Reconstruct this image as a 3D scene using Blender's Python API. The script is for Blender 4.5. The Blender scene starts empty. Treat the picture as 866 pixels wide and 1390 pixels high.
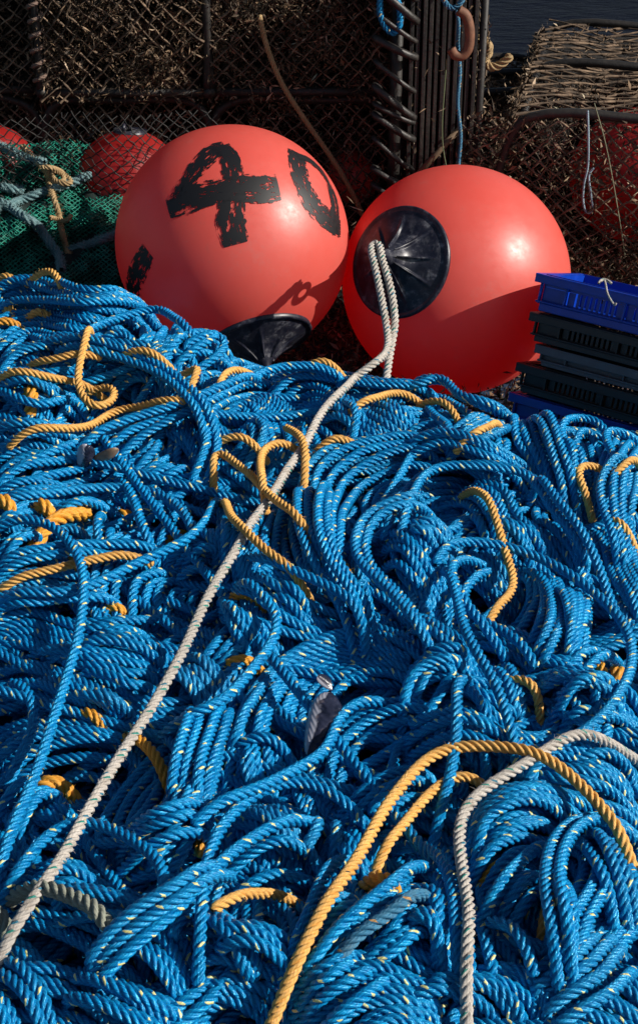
import bpy, math, random
import numpy as np
from mathutils import Vector, Matrix, Euler
random.seed(7)
rng = np.random.default_rng(7)
scene = bpy.context.scene
COL = scene.collection
PI = math.pi

# ------------------------------------------------------------------ camera
CAM_Z, PITCH, FPX = 1.15, math.radians(30), 2100.0
CP, SP = math.cos(PITCH), math.sin(PITCH)
CAM = np.array([0.0, 0.0, CAM_Z])
def ray(px, py):
    """unit-depth ray through photo pixel (866x1390 frame)"""
    x = (np.asarray(px, float)-433)/FPX; u = (695-np.asarray(py, float))/FPX
    return np.stack([x, CP+u*SP, -SP+u*CP], -1)
def atY(px, py, Y):
    r = ray(px, py); return CAM + r*(Y/r[..., 1])[..., None] if r.ndim > 1 else CAM + r*(Y/r[1])
def atZ(px, py, Z):
    r = ray(px, py); return CAM + r*((Z-CAM_Z)/r[2])

# ------------------------------------------------------------------ helpers
def setp(o, label=None, cat=None, group=None, kind=None):
    if label: o['label'] = label
    if cat: o['category'] = cat
    if group: o['group'] = group
    if kind: o['kind'] = kind
    return o
def empty(name, loc=(0, 0, 0), rot=(0, 0, 0)):
    o = bpy.data.objects.new(name, None); COL.objects.link(o)
    o.location = loc; o.rotation_euler = rot; o.empty_display_size = .05
    return o
def np_mesh(name, V, F, mats, parent=None, smooth=True, attrs=None, fm=None):
    """V (n,3), F (m,4) quads or list of polygons"""
    me = bpy.data.meshes.new(name)
    if isinstance(F, np.ndarray):
        k = F.shape[1]
        me.vertices.add(len(V)); me.vertices.foreach_set('co', np.asarray(V, np.float32).ravel())
        me.loops.add(F.size); me.loops.foreach_set('vertex_index', F.astype(np.int32).ravel())
        me.polygons.add(len(F))
        me.polygons.foreach_set('loop_start', np.arange(0, F.size, k, dtype=np.int32))
        me.polygons.foreach_set('loop_total', np.full(len(F), k, np.int32))
        me.update(calc_edges=True)
    else:
        me.from_pydata([tuple(map(float, v)) for v in V], [], [tuple(int(i) for i in f) for f in F]); me.update()
    me.polygons.foreach_set('use_smooth', np.full(len(me.polygons), smooth))
    if fm is not None: me.polygons.foreach_set('material_index', np.asarray(fm, np.int32))
    for an, (typ, data) in (attrs or {}).items():
        a = me.attributes.new(an, typ, 'POINT')
        a.data.foreach_set('vector' if typ == 'FLOAT_VECTOR' else 'value', np.asarray(data, np.float32).ravel())
    for m in (mats if isinstance(mats, (list, tuple)) else [mats]): me.materials.append(m)
    o = bpy.data.objects.new(name, me); COL.objects.link(o)
    if parent: o.parent = parent
    return o
class MB:
    """collects simple solids into one mesh"""
    def __init__(s): s.V = []; s.F = []; s.n = 0
    def add(s, V, F):
        s.V += [tuple(v) for v in V]; s.F += [tuple(i+s.n for i in f) for f in F]; s.n = len(s.V)
    def box(s, c, d, M=None, taper=1.0):
        V = []
        for z in (-1, 1):
            k = taper if z < 0 else 1
            for x, y in ((-1, -1), (1, -1), (1, 1), (-1, 1)):
                v = Vector((c[0]+x*d[0]/2*k, c[1]+y*d[1]/2*k, c[2]+z*d[2]/2)); V.append(M @ v if M else v)
        s.add(V, [(0, 3, 2, 1), (4, 5, 6, 7), (0, 1, 5, 4), (1, 2, 6, 5), (2, 3, 7, 6), (3, 0, 4, 7)])
    def hexa(s, V):
        s.add(V, [(0, 3, 2, 1), (4, 5, 6, 7), (0, 1, 5, 4), (1, 2, 6, 5), (2, 3, 7, 6), (3, 0, 4, 7)])
    def tube(s, pts, r, k=6, cap=True):
        V, F = tube_np(np.asarray(pts, float), r, k)
        F = [tuple(f) for f in F]
        if cap: n = len(pts); F += [tuple(range(k))[::-1], tuple(range((n-1)*k, n*k))]
        s.add(V.tolist(), F)
    def build(s, name, mat, parent=None, smooth=True, bevel=0):
        o = np_mesh(name, s.V, s.F, mat, parent, smooth)
        if bevel:
            b = o.modifiers.new('b', 'BEVEL'); b.width = bevel; b.segments = 2; b.limit_method = 'ANGLE'
        return o
def frames(P):
    T = np.gradient(P, axis=0); T /= np.linalg.norm(T, axis=1)[:, None]+1e-12
    n = len(P); N = np.zeros_like(P)
    tx, ty, tz = T[0]
    a = np.array([0, 0, 1.0]) if abs(tz) < .9 else np.array([1.0, 0, 0])
    v = a-(a@T[0])*T[0]; v /= np.linalg.norm(v); vx, vy, vz = v
    TL = T.tolist(); out = []
    for tx, ty, tz in TL:
        d = vx*tx+vy*ty+vz*tz; vx -= d*tx; vy -= d*ty; vz -= d*tz
        l = math.sqrt(vx*vx+vy*vy+vz*vz)+1e-12; vx /= l; vy /= l; vz /= l
        out.append((vx, vy, vz))
    N = np.array(out); return T, N, np.cross(T, N)
def tube_np(P, r, k=6):
    T, N, B = frames(P); a = np.arange(k)*2*PI/k
    r = np.broadcast_to(np.asarray(r, float), (len(P),))
    V = P[:, None]+r[:, None, None]*(np.cos(a)[None, :, None]*N[:, None]+np.sin(a)[None, :, None]*B[:, None])
    i = np.arange(len(P)-1)[:, None]*k; j = np.arange(k)[None]; j2 = (j+1) % k
    F = np.stack([i+j, i+j2, i+k+j2, i+k+j], -1).reshape(-1, 4)
    return V.reshape(-1, 3), F
def resample(P, ds=None, n=None):
    L = np.r_[0, np.cumsum(np.linalg.norm(np.diff(P, axis=0), axis=1))]
    if n is None: n = max(4, int(L[-1]/ds)+1)
    s = np.linspace(0, L[-1], n)
    return np.stack([np.interp(s, L, P[:, k]) for k in range(P.shape[1])], 1)
def catmull(C, per=14):
    C = np.asarray(C, float)
    if len(C) == 2: return C[0]+np.linspace(0, 1, per)[:, None]*(C[1]-C[0])
    C = np.vstack([2*C[0]-C[1], C, 2*C[-1]-C[-2]]); out = []
    for i in range(1, len(C)-2):
        p0, p1, p2, p3 = C[i-1:i+3]; m = .5
        d = [max(np.linalg.norm(b-a), 1e-9)**m for a, b in ((p0, p1), (p1, p2), (p2, p3))]
        t0 = 0; t1 = d[0]; t2 = t1+d[1]; t3 = t2+d[2]
        t = np.linspace(t1, t2, per, endpoint=False)[:, None]
        A1 = (t1-t)/(t1-t0)*p0+(t-t0)/(t1-t0)*p1; A2 = (t2-t)/(t2-t1)*p1+(t-t1)/(t2-t1)*p2; A3 = (t3-t)/(t3-t2)*p2+(t-t2)/(t3-t2)*p3
        B1 = (t2-t)/(t2-t0)*A1+(t-t0)/(t2-t0)*A2; B2 = (t3-t)/(t3-t1)*A2+(t-t1)/(t3-t1)*A3
        out.append((t2-t)/(t2-t1)*B1+(t-t1)/(t2-t1)*B2)
    out.append(C[-2][None]); return np.vstack(out)
def gsm(P, sig):
    """gaussian smooth along axis 0 with edge reflection about the end points, sig in samples"""
    h = int(sig*3)+1; k = np.exp(-.5*(np.arange(-h, h+1)/sig)**2); k /= k.sum()
    P = np.asarray(P, float); one = P.ndim == 1
    if one: P = P[:, None]
    n = len(P)
    if n < 3: return P[:, 0] if one else P
    hh = min(h, n-1)
    pre = 2*P[0]-P[1:hh+1][::-1]; post = 2*P[-1]-P[-hh-1:-1][::-1]
    if hh < h:
        pre = np.vstack([np.repeat(pre[:1], h-hh, 0), pre]); post = np.vstack([post, np.repeat(post[-1:], h-hh, 0)])
    Q = np.vstack([pre, P, post])
    R = np.stack([np.convolve(Q[:, c], k, 'valid') for c in range(Q.shape[1])], 1)
    return R[:, 0] if one else R

# ------------------------------------------------------------------ node helpers
def mat(name):
    m = bpy.data.materials.new(name); m.use_nodes = True
    nt = m.node_tree; b = nt.nodes['Principled BSDF']; return m, nt, b
class G:
    def __init__(s, nt): s.nt = nt
    def n(s, typ, **kw):
        x = s.nt.nodes.new(typ)
        for k, v in kw.items(): setattr(x, k, v)
        return x
    def l(s, a, b): s.nt.links.new(a, b)
    def put(s, sock, v):
        if hasattr(v, 'is_output') or isinstance(v, bpy.types.NodeSocket): s.l(v, sock)
        else: sock.default_value = v
    def math(s, op, a, b=0.0, c=None, clamp=False):
        x = s.n('ShaderNodeMath', operation=op, use_clamp=clamp); s.put(x.inputs[0], a); s.put(x.inputs[1], b)
        if c is not None: s.put(x.inputs[2], c)
        return x.outputs[0]
    def mix(s, f, a, b, blend='MIX'):
        x = s.n('ShaderNodeMix', data_type='RGBA', blend_type=blend); s.put(x.inputs[0], f)
        s.put(x.inputs[6], a if not isinstance(a, tuple) else (*a[:3], 1)); s.put(x.inputs[7], b if not isinstance(b, tuple) else (*b[:3], 1))
        return x.outputs[2]
    def noise(s, vec=None, scale=5, detail=3, rough=.5, out=0):
        x = s.n('ShaderNodeTexNoise'); x.inputs['Scale'].default_value = scale; x.inputs['Detail'].default_value = detail; x.inputs['Roughness'].default_value = rough
        if vec is not None: s.l(vec, x.inputs['Vector'])
        return x.outputs[out]
    def ramp(s, f, stops):
        x = s.n('ShaderNodeValToRGB'); s.put(x.inputs[0], f); e = x.color_ramp.elements
        while len(e) < len(stops): e.new(.5)
        for el, (p, c) in zip(e, stops): el.position = p; el.color = (*c[:3], 1) if isinstance(c, tuple) else (c, c, c, 1)
        return x.outputs[0]
    def attr(s, name):
        x = s.n('ShaderNodeAttribute'); x.attribute_name = name; return x
    def comb(s, x, y, z):
        c = s.n('ShaderNodeCombineXYZ'); s.put(c.inputs[0], x); s.put(c.inputs[1], y); s.put(c.inputs[2], z); return c.outputs[0]
    def sep(s, v):
        c = s.n('ShaderNodeSeparateXYZ'); s.l(v, c.inputs[0]); return c.outputs
    def coord(s): return s.n('ShaderNodeTexCoord').outputs['Object']
    def bump(s, h, strength=.3, dist=.001, normal=None):
        x = s.n('ShaderNodeBump'); s.l(h, x.inputs['Height']); x.inputs['Strength'].default_value = strength; x.inputs['Distance'].default_value = dist
        if normal is not None: s.l(normal, x.inputs['Normal'])
        return x.outputs[0]

def rope_mat(name, base, dark, light, fleck=None, fleck2=None, rough=.42, dirt=None, yarns=12, lobes=4, thr=.55, fl_w=.20, spec=.5, tint=None, yamp=.30, coat=0, bst=.75, fade=None):
    m, nt, b = mat(name); g = G(nt)
    X = g.sep(g.attr('rc').outputs['Vector']); u, s, w = X[0], X[1], X[2]      # u lobe-fixed angle, s metres, w yarn phase
    c1 = g.comb(g.math('MULTIPLY', w, 90.0), g.math('MULTIPLY', s, 55.0), 0.0)
    fib = g.noise(c1, 1.0, 2, .6)
    low = g.noise(g.comb(g.math('MULTIPLY', s, 2.3), 0.0, 0.0), 1.0, 2, .6)
    mid = g.noise(g.comb(g.math('MULTIPLY', s, 60.0), g.math('MULTIPLY', u, 14.0), 0.0), 1.0, 2, .5)
    col = g.ramp(fib, [(.26, dark), (.47, base), (.70, light)])
    col = g.mix(g.ramp(low, [(.38, 0.0), (.66, .55)]), col, tuple(c*.62 for c in base))
    col = g.mix(g.ramp(mid, [(.5, 0.0), (.8, .35)]), col, light)
    old = g.noise(g.comb(g.math('MULTIPLY', s, .55), 7.0, 0.0), 1.0, 3, .6)
    if fade: col = g.mix(g.ramp(old, [(.52, 0.0), (.68, .55)]), col, fade)
    if dirt:
        dn = g.noise(g.coord(), 45, 4, .65); col = g.mix(g.ramp(dn, [(.55, 0.0), (.75, .75)]), col, dirt)
    if fleck:
        # tracer yarn: one strand, surfacing once every few centimetres
        def band(center, freq, ph, width, lo):
            du = g.math('ABSOLUTE', g.math('SUBTRACT', g.math('MULTIPLY', u, float(lobes)), center))
            a = g.math('LESS_THAN', du, width)
            f = g.math('FRACT', g.math('ADD', g.math('MULTIPLY', s, freq), ph))
            # slanted along the yarn
            f = g.math('FRACT', g.math('ADD', f, g.math('MULTIPLY', du, .35)))
            bb = g.math('LESS_THAN', f, lo)
            return g.math('MULTIPLY', a, bb)
        k1 = band(.5, 61.0, .1, fl_w, .34); nn = g.noise(g.comb(g.math('MULTIPLY', s, 61.0), 3.0, 0.0), 1.0, 0, .5)
        k1 = g.math('MULTIPLY', k1, g.math('GREATER_THAN', nn, thr-.05))
        col = g.mix(k1, col, fleck)
        if fleck2:
            k2 = band(1.5, 83.0, .6, fl_w, .38); n2 = g.noise(g.comb(g.math('MULTIPLY', s, 83.0), 9.0, 0.0), 1.0, 0, .5)
            k2 = g.math('MULTIPLY', k2, g.math('GREATER_THAN', n2, thr-.08)); col = g.mix(k2, col, fleck2)
    g.l(col, b.inputs['Base Color'])
    b.inputs['Roughness'].default_value = rough; b.inputs['Specular IOR Level'].default_value = spec
    if tint: b.inputs['Specular Tint'].default_value = (*tint, 1)
    yw = g.math('SINE', g.math('MULTIPLY', w, 2*PI*yarns))
    h = g.math('ADD', g.math('MULTIPLY', yw, yamp), g.math('MULTIPLY', fib, 1.4))
    g.l(g.bump(h, bst, .0009), b.inputs['Normal'])
    if coat: b.inputs['Coat Weight'].default_value = coat; b.inputs['Coat Roughness'].default_value = .32; b.inputs['Coat Tint'].default_value = (.8, .97, 1, 1)
    return m
BLUE = (.0009, .158, .45)
M_BLUE = rope_mat('blue_rope', BLUE, (.0005, .036, .21), (.015, .52, .92), fleck=(.80, .72, .28), rough=.27, thr=.52, spec=.95, tint=(.15, .72, 1), coat=.12, bst=.55, fade=(.025, .17, .34))
M_BLUE_WORN = rope_mat('worn_blue_rope', (.02, .17, .33), (.008, .07, .18), (.09, .30, .42), fleck=(.62, .55, .3), fleck2=(.5, .28, .10), rough=.6, dirt=(.10, .13, .12))
M_YEL = rope_mat('yellow_rope', (.82, .42, .09), (.60, .25, .03), (.92, .62, .22), fleck=(.02, .02, .03), rough=.5, thr=.56, fl_w=.11, dirt=(.50, .24, .05), yamp=.10)
M_ORA = rope_mat('orange_rope', (.78, .33, .02), (.50, .17, .01), (.9, .50, .08), rough=.5)
M_WHITE = rope_mat('white_rope', (.50, .46, .41), (.28, .25, .21), (.72, .68, .62), fleck=(.015, .24, .19), fleck2=(.02, .17, .26), rough=.65, thr=.36, fl_w=.17, dirt=(.30, .24, .18), yamp=.18)
M_GREYR = rope_mat('grey_rope', (.26, .28, .22), (.13, .15, .11), (.42, .43, .36), rough=.8)
M_TAN = rope_mat('tan_rope', (.42, .28, .13), (.22, .13, .05), (.60, .45, .25), rough=.8)
M_TEAL = rope_mat('teal_rope', (.10, .22, .24), (.04, .11, .13), (.30, .42, .42), rough=.85)

def rope_obj(name, P, R, m, parent=None, lobes=4, pitch=2.75, m_lobe=6, ring=None, soff=None, close=False, end_cap=True):
    """one continuous laid rope: a lobed section swept along P with twist"""
    ring = ring or R*.38
    P = resample(P, ds=ring); P = gsm(P, 1.2)
    T, N, B = frames(P)
    L = np.r_[0, np.cumsum(np.linalg.norm(np.diff(P, axis=0), axis=1))]
    nv = lobes*m_lobe
    ph = np.arange(nv+1)*2*PI/nv                       # duplicated seam column
    loc = (ph+PI/lobes) % (2*PI/lobes)-PI/lobes        # angle from the nearest strand centre; centre of strand k at 2 pi k / lobes
    rs = {3: .49, 4: .425}[lobes]; c = 1-rs
    rho = c*np.cos(loc)+np.sqrt(np.maximum(rs*rs-(c*np.sin(loc))**2, 1e-4))
    rho = np.roll(rho[:-1], m_lobe//2); rho = np.r_[rho, rho[0]]       # valleys at the seam, strand centre at u*lobes = k+.5
    pp = pitch*2*R
    tw = 2*PI*L/pp
    A = ph[None]+tw[:, None]
    rr = R*rho[None]*np.ones((len(P), 1))
    if end_cap: rr[0] *= .5; rr[-1] *= .5
    V = P[:, None]+rr[..., None]*(np.cos(A)[..., None]*N[:, None]+np.sin(A)[..., None]*B[:, None])
    k = nv+1
    i = np.arange(len(P)-1)[:, None]*k; j = np.arange(nv)[None]
    F = np.stack([i+j, i+j+1, i+k+j+1, i+k+j], -1).reshape(-1, 4)
    s0 = rng.uniform(0, 40) if soff is None else soff
    U = np.broadcast_to(ph/(2*PI), (len(P), k)); S = np.broadcast_to((L+s0)[:, None], (len(P), k))
    W = U+S/pp
    return np_mesh(name, V.reshape(-1, 3), F, m, parent, True, {'rc': ('FLOAT_VECTOR', np.stack([U, S, W], -1))})

# ------------------------------------------------------------------ the heap of rope: height field that grows as rope is laid on it
X0, X1, Y0, Y1, CS = -.95, .95, .62, 2.62, .0025
NX, NY = int((X1-X0)/CS), int((Y1-Y0)/CS)
gx = X0+(np.arange(NX)+.5)*CS; gy = Y0+(np.arange(NY)+.5)*CS
SINK = .037
crest = [(-400, 376, 2.13), (-60, 374, 2.13), (0, 378, 2.13), (80, 390, 2.13), (160, 420, 2.10), (250, 460, 2.06), (300, 493, 2.02), (400, 500, 2.0), (480, 498, 2.0), (600, 527, 1.98), (700, 572, 1.96), (866, 594, 1.94), (1250, 620, 1.9)]
cp = [atY(a, b, c) for a, b, c in crest]
cx = np.array([p[0] for p in cp]); cz = np.array([p[2] for p in cp])-SINK; cy = np.array([c[2] for c in crest])
ycr = np.interp(gx, cx, cy); zcr = np.interp(gx, cx, cz)
zcr = gsm(zcr, 12); ycr = gsm(ycr, 12)
def base_height():
    YY = gy[:, None]; yc = ycr[None]; zc = zcr[None]
    t = np.clip((YY-.95)/(yc-.95), 0, 1.2)
    zf = .13-SINK
    front = zf+(zc-zf)*(t**1.15)
    front = front-np.clip(.95-YY, 0, 1)**2*.25
    back = zc-np.clip(YY-yc, 0, 2)*.2-np.clip(YY-yc, 0, 2)**1.25*1.0
    w = 1/(1+np.exp(-(YY-yc)/.012))
    Z = np.minimum(front, back+.0)*(1)+0*w
    # low swells so the coils do not lie on a smooth ramp
    Z = Z+.010*np.sin(gx[None]*9+1.3)*np.sin(YY*8+.4)+.006*np.sin(gx[None]*21+YY*13)
    return np.maximum(Z, .0)
H = base_height().astype(np.float64)
HBASE = H.copy()
def blur2(A, n=3, passes=2):
    for _ in range(passes):
        for ax in (0, 1):
            pad = [(0, 0), (0, 0)]; pad[ax] = (n+1, n)
            C = np.cumsum(np.pad(A, pad, mode='edge'), axis=ax)
            A = (np.take(C, range(2*n+1, C.shape[ax]), ax)-np.take(C, range(0, C.shape[ax]-2*n-1), ax))/(2*n+1)
    return A
def hs(Hm, x, y):
    i = np.clip((x-X0)/CS-.5, 0, NX-1.001); j = np.clip((y-Y0)/CS-.5, 0, NY-1.001)
    a = i.astype(int); b = j.astype(int); fx = i-a; fy = j-b
    return Hm[b, a]*(1-fx)*(1-fy)+Hm[b, a+1]*fx*(1-fy)+Hm[b+1, a]*(1-fx)*fy+Hm[b+1, a+1]*fx*fy
def plan(pix, Hm, lift=.005):
    """where the sight lines through traced points meet the heap as it stands now"""
    r = ray(pix[:, 0], pix[:, 1]); t = np.arange(.75, 2.9, .006)
    Q = CAM+r[:, None]*t[None, :, None]
    x, y, z = Q[..., 0], Q[..., 1], Q[..., 2]
    lim = np.interp(x, cx, cy)+.015
    d = z-hs(Hm, x, y)-lift
    d = np.where(y > lim, 9, d)
    hit = d < 0
    idx = np.where(hit.any(1), hit.argmax(1), d.argmin(1))
    return Q[np.arange(len(pix)), idx, :2]
DS = .004
def drape(xy, R, stiff=14, press=.012, Hb=None, sg=4.0):
    """lay a rope along the plan path: rests on what is under it, bridges gaps, then raises the height field"""
    global H
    P = resample(xy, ds=DS); T = np.gradient(P, axis=0); T /= np.linalg.norm(T, axis=1)[:, None]+1e-9
    Nn = np.stack([-T[:, 1], T[:, 0]], 1)
    offs = np.array([-.85, -.5, -.2, 0, .2, .5, .85])*R
    c = np.full(len(P), -9.0)
    for o in offs:
        q = P+Nn*o; c = np.maximum(c, hs(H, q[:, 0], q[:, 1])+math.sqrt(R*R-o*o))
    if Hb is not None:
        cap = hs(Hb, P[:, 0], P[:, 1])+R+press; c = np.minimum(c, cap)
    z = c.copy()
    for _ in range(stiff): z = np.maximum(c, gsm(z, sg))
    z = gsm(z, sg*.8)
    fine = resample(np.c_[P, z], ds=.0018)
    T = np.gradient(fine[:, :2], axis=0); T /= np.linalg.norm(T, axis=1)[:, None]+1e-9
    Nn = np.stack([-T[:, 1], T[:, 0]], 1)
    for o in np.linspace(-.95, .95, 9)*R:
        q = fine[:, :2]+Nn*o
        i = ((q[:, 0]-X0)/CS).astype(int); j = ((q[:, 1]-Y0)/CS).astype(int)
        ok = (i >= 0) & (i < NX) & (j >= 0) & (j < NY)
        np.maximum.at(H, (j[ok], i[ok]), fine[ok, 2]+math.sqrt(R*R-o*o))
    return np.c_[P, z]
def dive(P, d0=.03, d1=.03, length=.045):
    """tuck the two ends down between the neighbours"""
    n = max(2, int(length/DS)); n = min(n, len(P)//2); P = P.copy(); k = (1-np.arange(n)/n)**1.8
    if d0: P[:n, 2] -= d0*k
    if d1: P[-n:, 2] -= d1*k[::-1]
    return P
def chain(turns):
    out = []
    for k, t in enumerate(turns):
        if out:
            a = out[-1][-1]; b = t[0]; n = max(3, int(np.linalg.norm(b-a)/.008))
            w = np.linspace(0, 1, n)[1:-1, None]; L = a+(b-a)*w
            L[:, 2] -= np.sin(w[:, 0]*PI)*.012; out.append(L)
        out.append(t)
    return np.vstack(out)
R_B = .0062

TILE = dict(A=(0, 350), B=(280, 460), C=(566, 500), D=(0, 580), E=(280, 680), F=(566, 700), G=(0, 820), H=(280, 900), I=(566, 860), J=(0, 1050), K=(280, 1070), L=(566, 1060))
def px(tile, s):
    a = np.array([float(v) for v in s.split()]).reshape(-1, 2); o = TILE[tile]
    return np.c_[o[0]+a[:, 0]/2.887, o[1]+a[:, 1]/2.887]
def bundle(spec, R=R_B, jit=.0014, ends=(.016, .016), stiff=14, press=.013, sm=3.5, lift=.010, sg=4.0):
    global H
    """spec 'tile n path' (n turns side by side, to the right of the path) or 'tile n path | path' (n turns fanned between two)"""
    Hb = blur2(H, 4, 2); Hp = blur2(H, 9, 2)
    parts = spec.split('|'); head = parts[0].split(None, 2); tile = head[0]; n = int(head[1])
    A = resample(catmull(px(tile, head[2])), n=90)
    turns = []
    if len(parts) > 1:
        Bp = resample(catmull(px(tile, parts[1])), n=90)
        qa, qb = plan(A, Hp, .010), plan(Bp, Hp, .010)
        n = int(np.clip(round(np.median(np.linalg.norm(qa-qb, axis=1))/(2.12*R))+1, n, n+7))
        base = [A+(Bp-A)*(k/max(1, n-1)) for k in range(n)]
        paths = [gsm(plan(p, Hp, lift), sm) for p in base]
    else:
        p0 = gsm(resample(gsm(plan(A, Hp, lift), sm), ds=.006), sm)
        paths = []
        for k in range(n):
            T = np.gradient(p0, axis=0); T /= np.linalg.norm(T, axis=1)[:, None]+1e-9
            Nn = np.stack([T[:, 1], -T[:, 0]], 1); paths.append(gsm(p0+Nn*k*2.03*R, 2.5))
    for k, p in enumerate(paths):
        p = resample(p, ds=.006)
        T = np.gradient(p, axis=0); T /= np.linalg.norm(T, axis=1)[:, None]+1e-9
        Nn = np.stack([T[:, 1], -T[:, 0]], 1)
        w = gsm(rng.normal(0, 1, len(p)), 10)*math.sqrt(10)*jit*.8
        if n > 1 and k: w = w*1.0
        p = p+Nn*w[:, None]
        d = dive(drape(p, R, stiff, press, Hb, sg), *ends)
        turns.append(d if k % 2 == 0 else d[::-1])
    H = np.minimum(H, blur2(H, 3, 1)+.0055)      # the pile packs down
    return chain(turns)

# ---- deep layers: coils nobody could count
deep = []
def random_coil(cxx, cyy, r0, a0, a1, n, sq, rot):
    Hb = blur2(H, 4, 1); out = []
    for k in range(n):
        a = np.linspace(a0, a1, 60); r = r0+k*2.05*R_B
        x = r*np.cos(a); y = r*np.sin(a)*sq
        xy = np.c_[cxx+x*math.cos(rot)-y*math.sin(rot), cyy+x*math.sin(rot)+y*math.cos(rot)]
        w = gsm(rng.normal(0, 1, len(xy)), 6)*.006; xy = xy+w[:, None]
        xy = xy[(xy[:, 0] > X0+.02) & (xy[:, 0] < X1-.02) & (xy[:, 1] > Y0+.02) & (xy[:, 1] < Y1-.12)]
        if len(xy) < 12: continue
        d = dive(drape(gsm(xy, 2), R_B, 10, .006, Hb), .02, .02); out.append(d if k % 2 == 0 else d[::-1])
    return out
spots = [(x, y) for y in np.arange(.80, 2.2, .105) for x in np.arange(-.78, .80, .15)]
random.shuffle(spots)
for lay_no in range(2):
    if lay_no: H = blur2(H, 4, 2)
    for (x, y) in spots:
        x += random.uniform(-.06, .06); y += random.uniform(-.05, .05)
        if y > np.interp(x, cx, cy)+.10: continue
        a0 = random.uniform(0, 2*PI)
        deep += random_coil(x, y-random.uniform(0, .08), random.uniform(.04, .16), a0, a0+random.uniform(1.6, 3.6), random.randint(3, 5), random.uniform(.6, 1), random.uniform(0, PI))

W = []      # laid ropes waiting to be meshed: (name, path, R, material, label, category, group)
def lay(spec, label=None, **kw):
    P = bundle(spec, **kw)
    if label: W.append(('blue_rope', P, kw.get('R', R_B), M_BLUE, label, 'rope', None))
    else: deep.append(P)
def layc(name, spec, m, label, R=R_B, ends=(.03, .03), **kw):
    P = bundle(spec, R=R, ends=ends, **kw); W.append((name, P, R, m, label, 'rope', None))

H = blur2(H, 4, 2)
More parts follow.
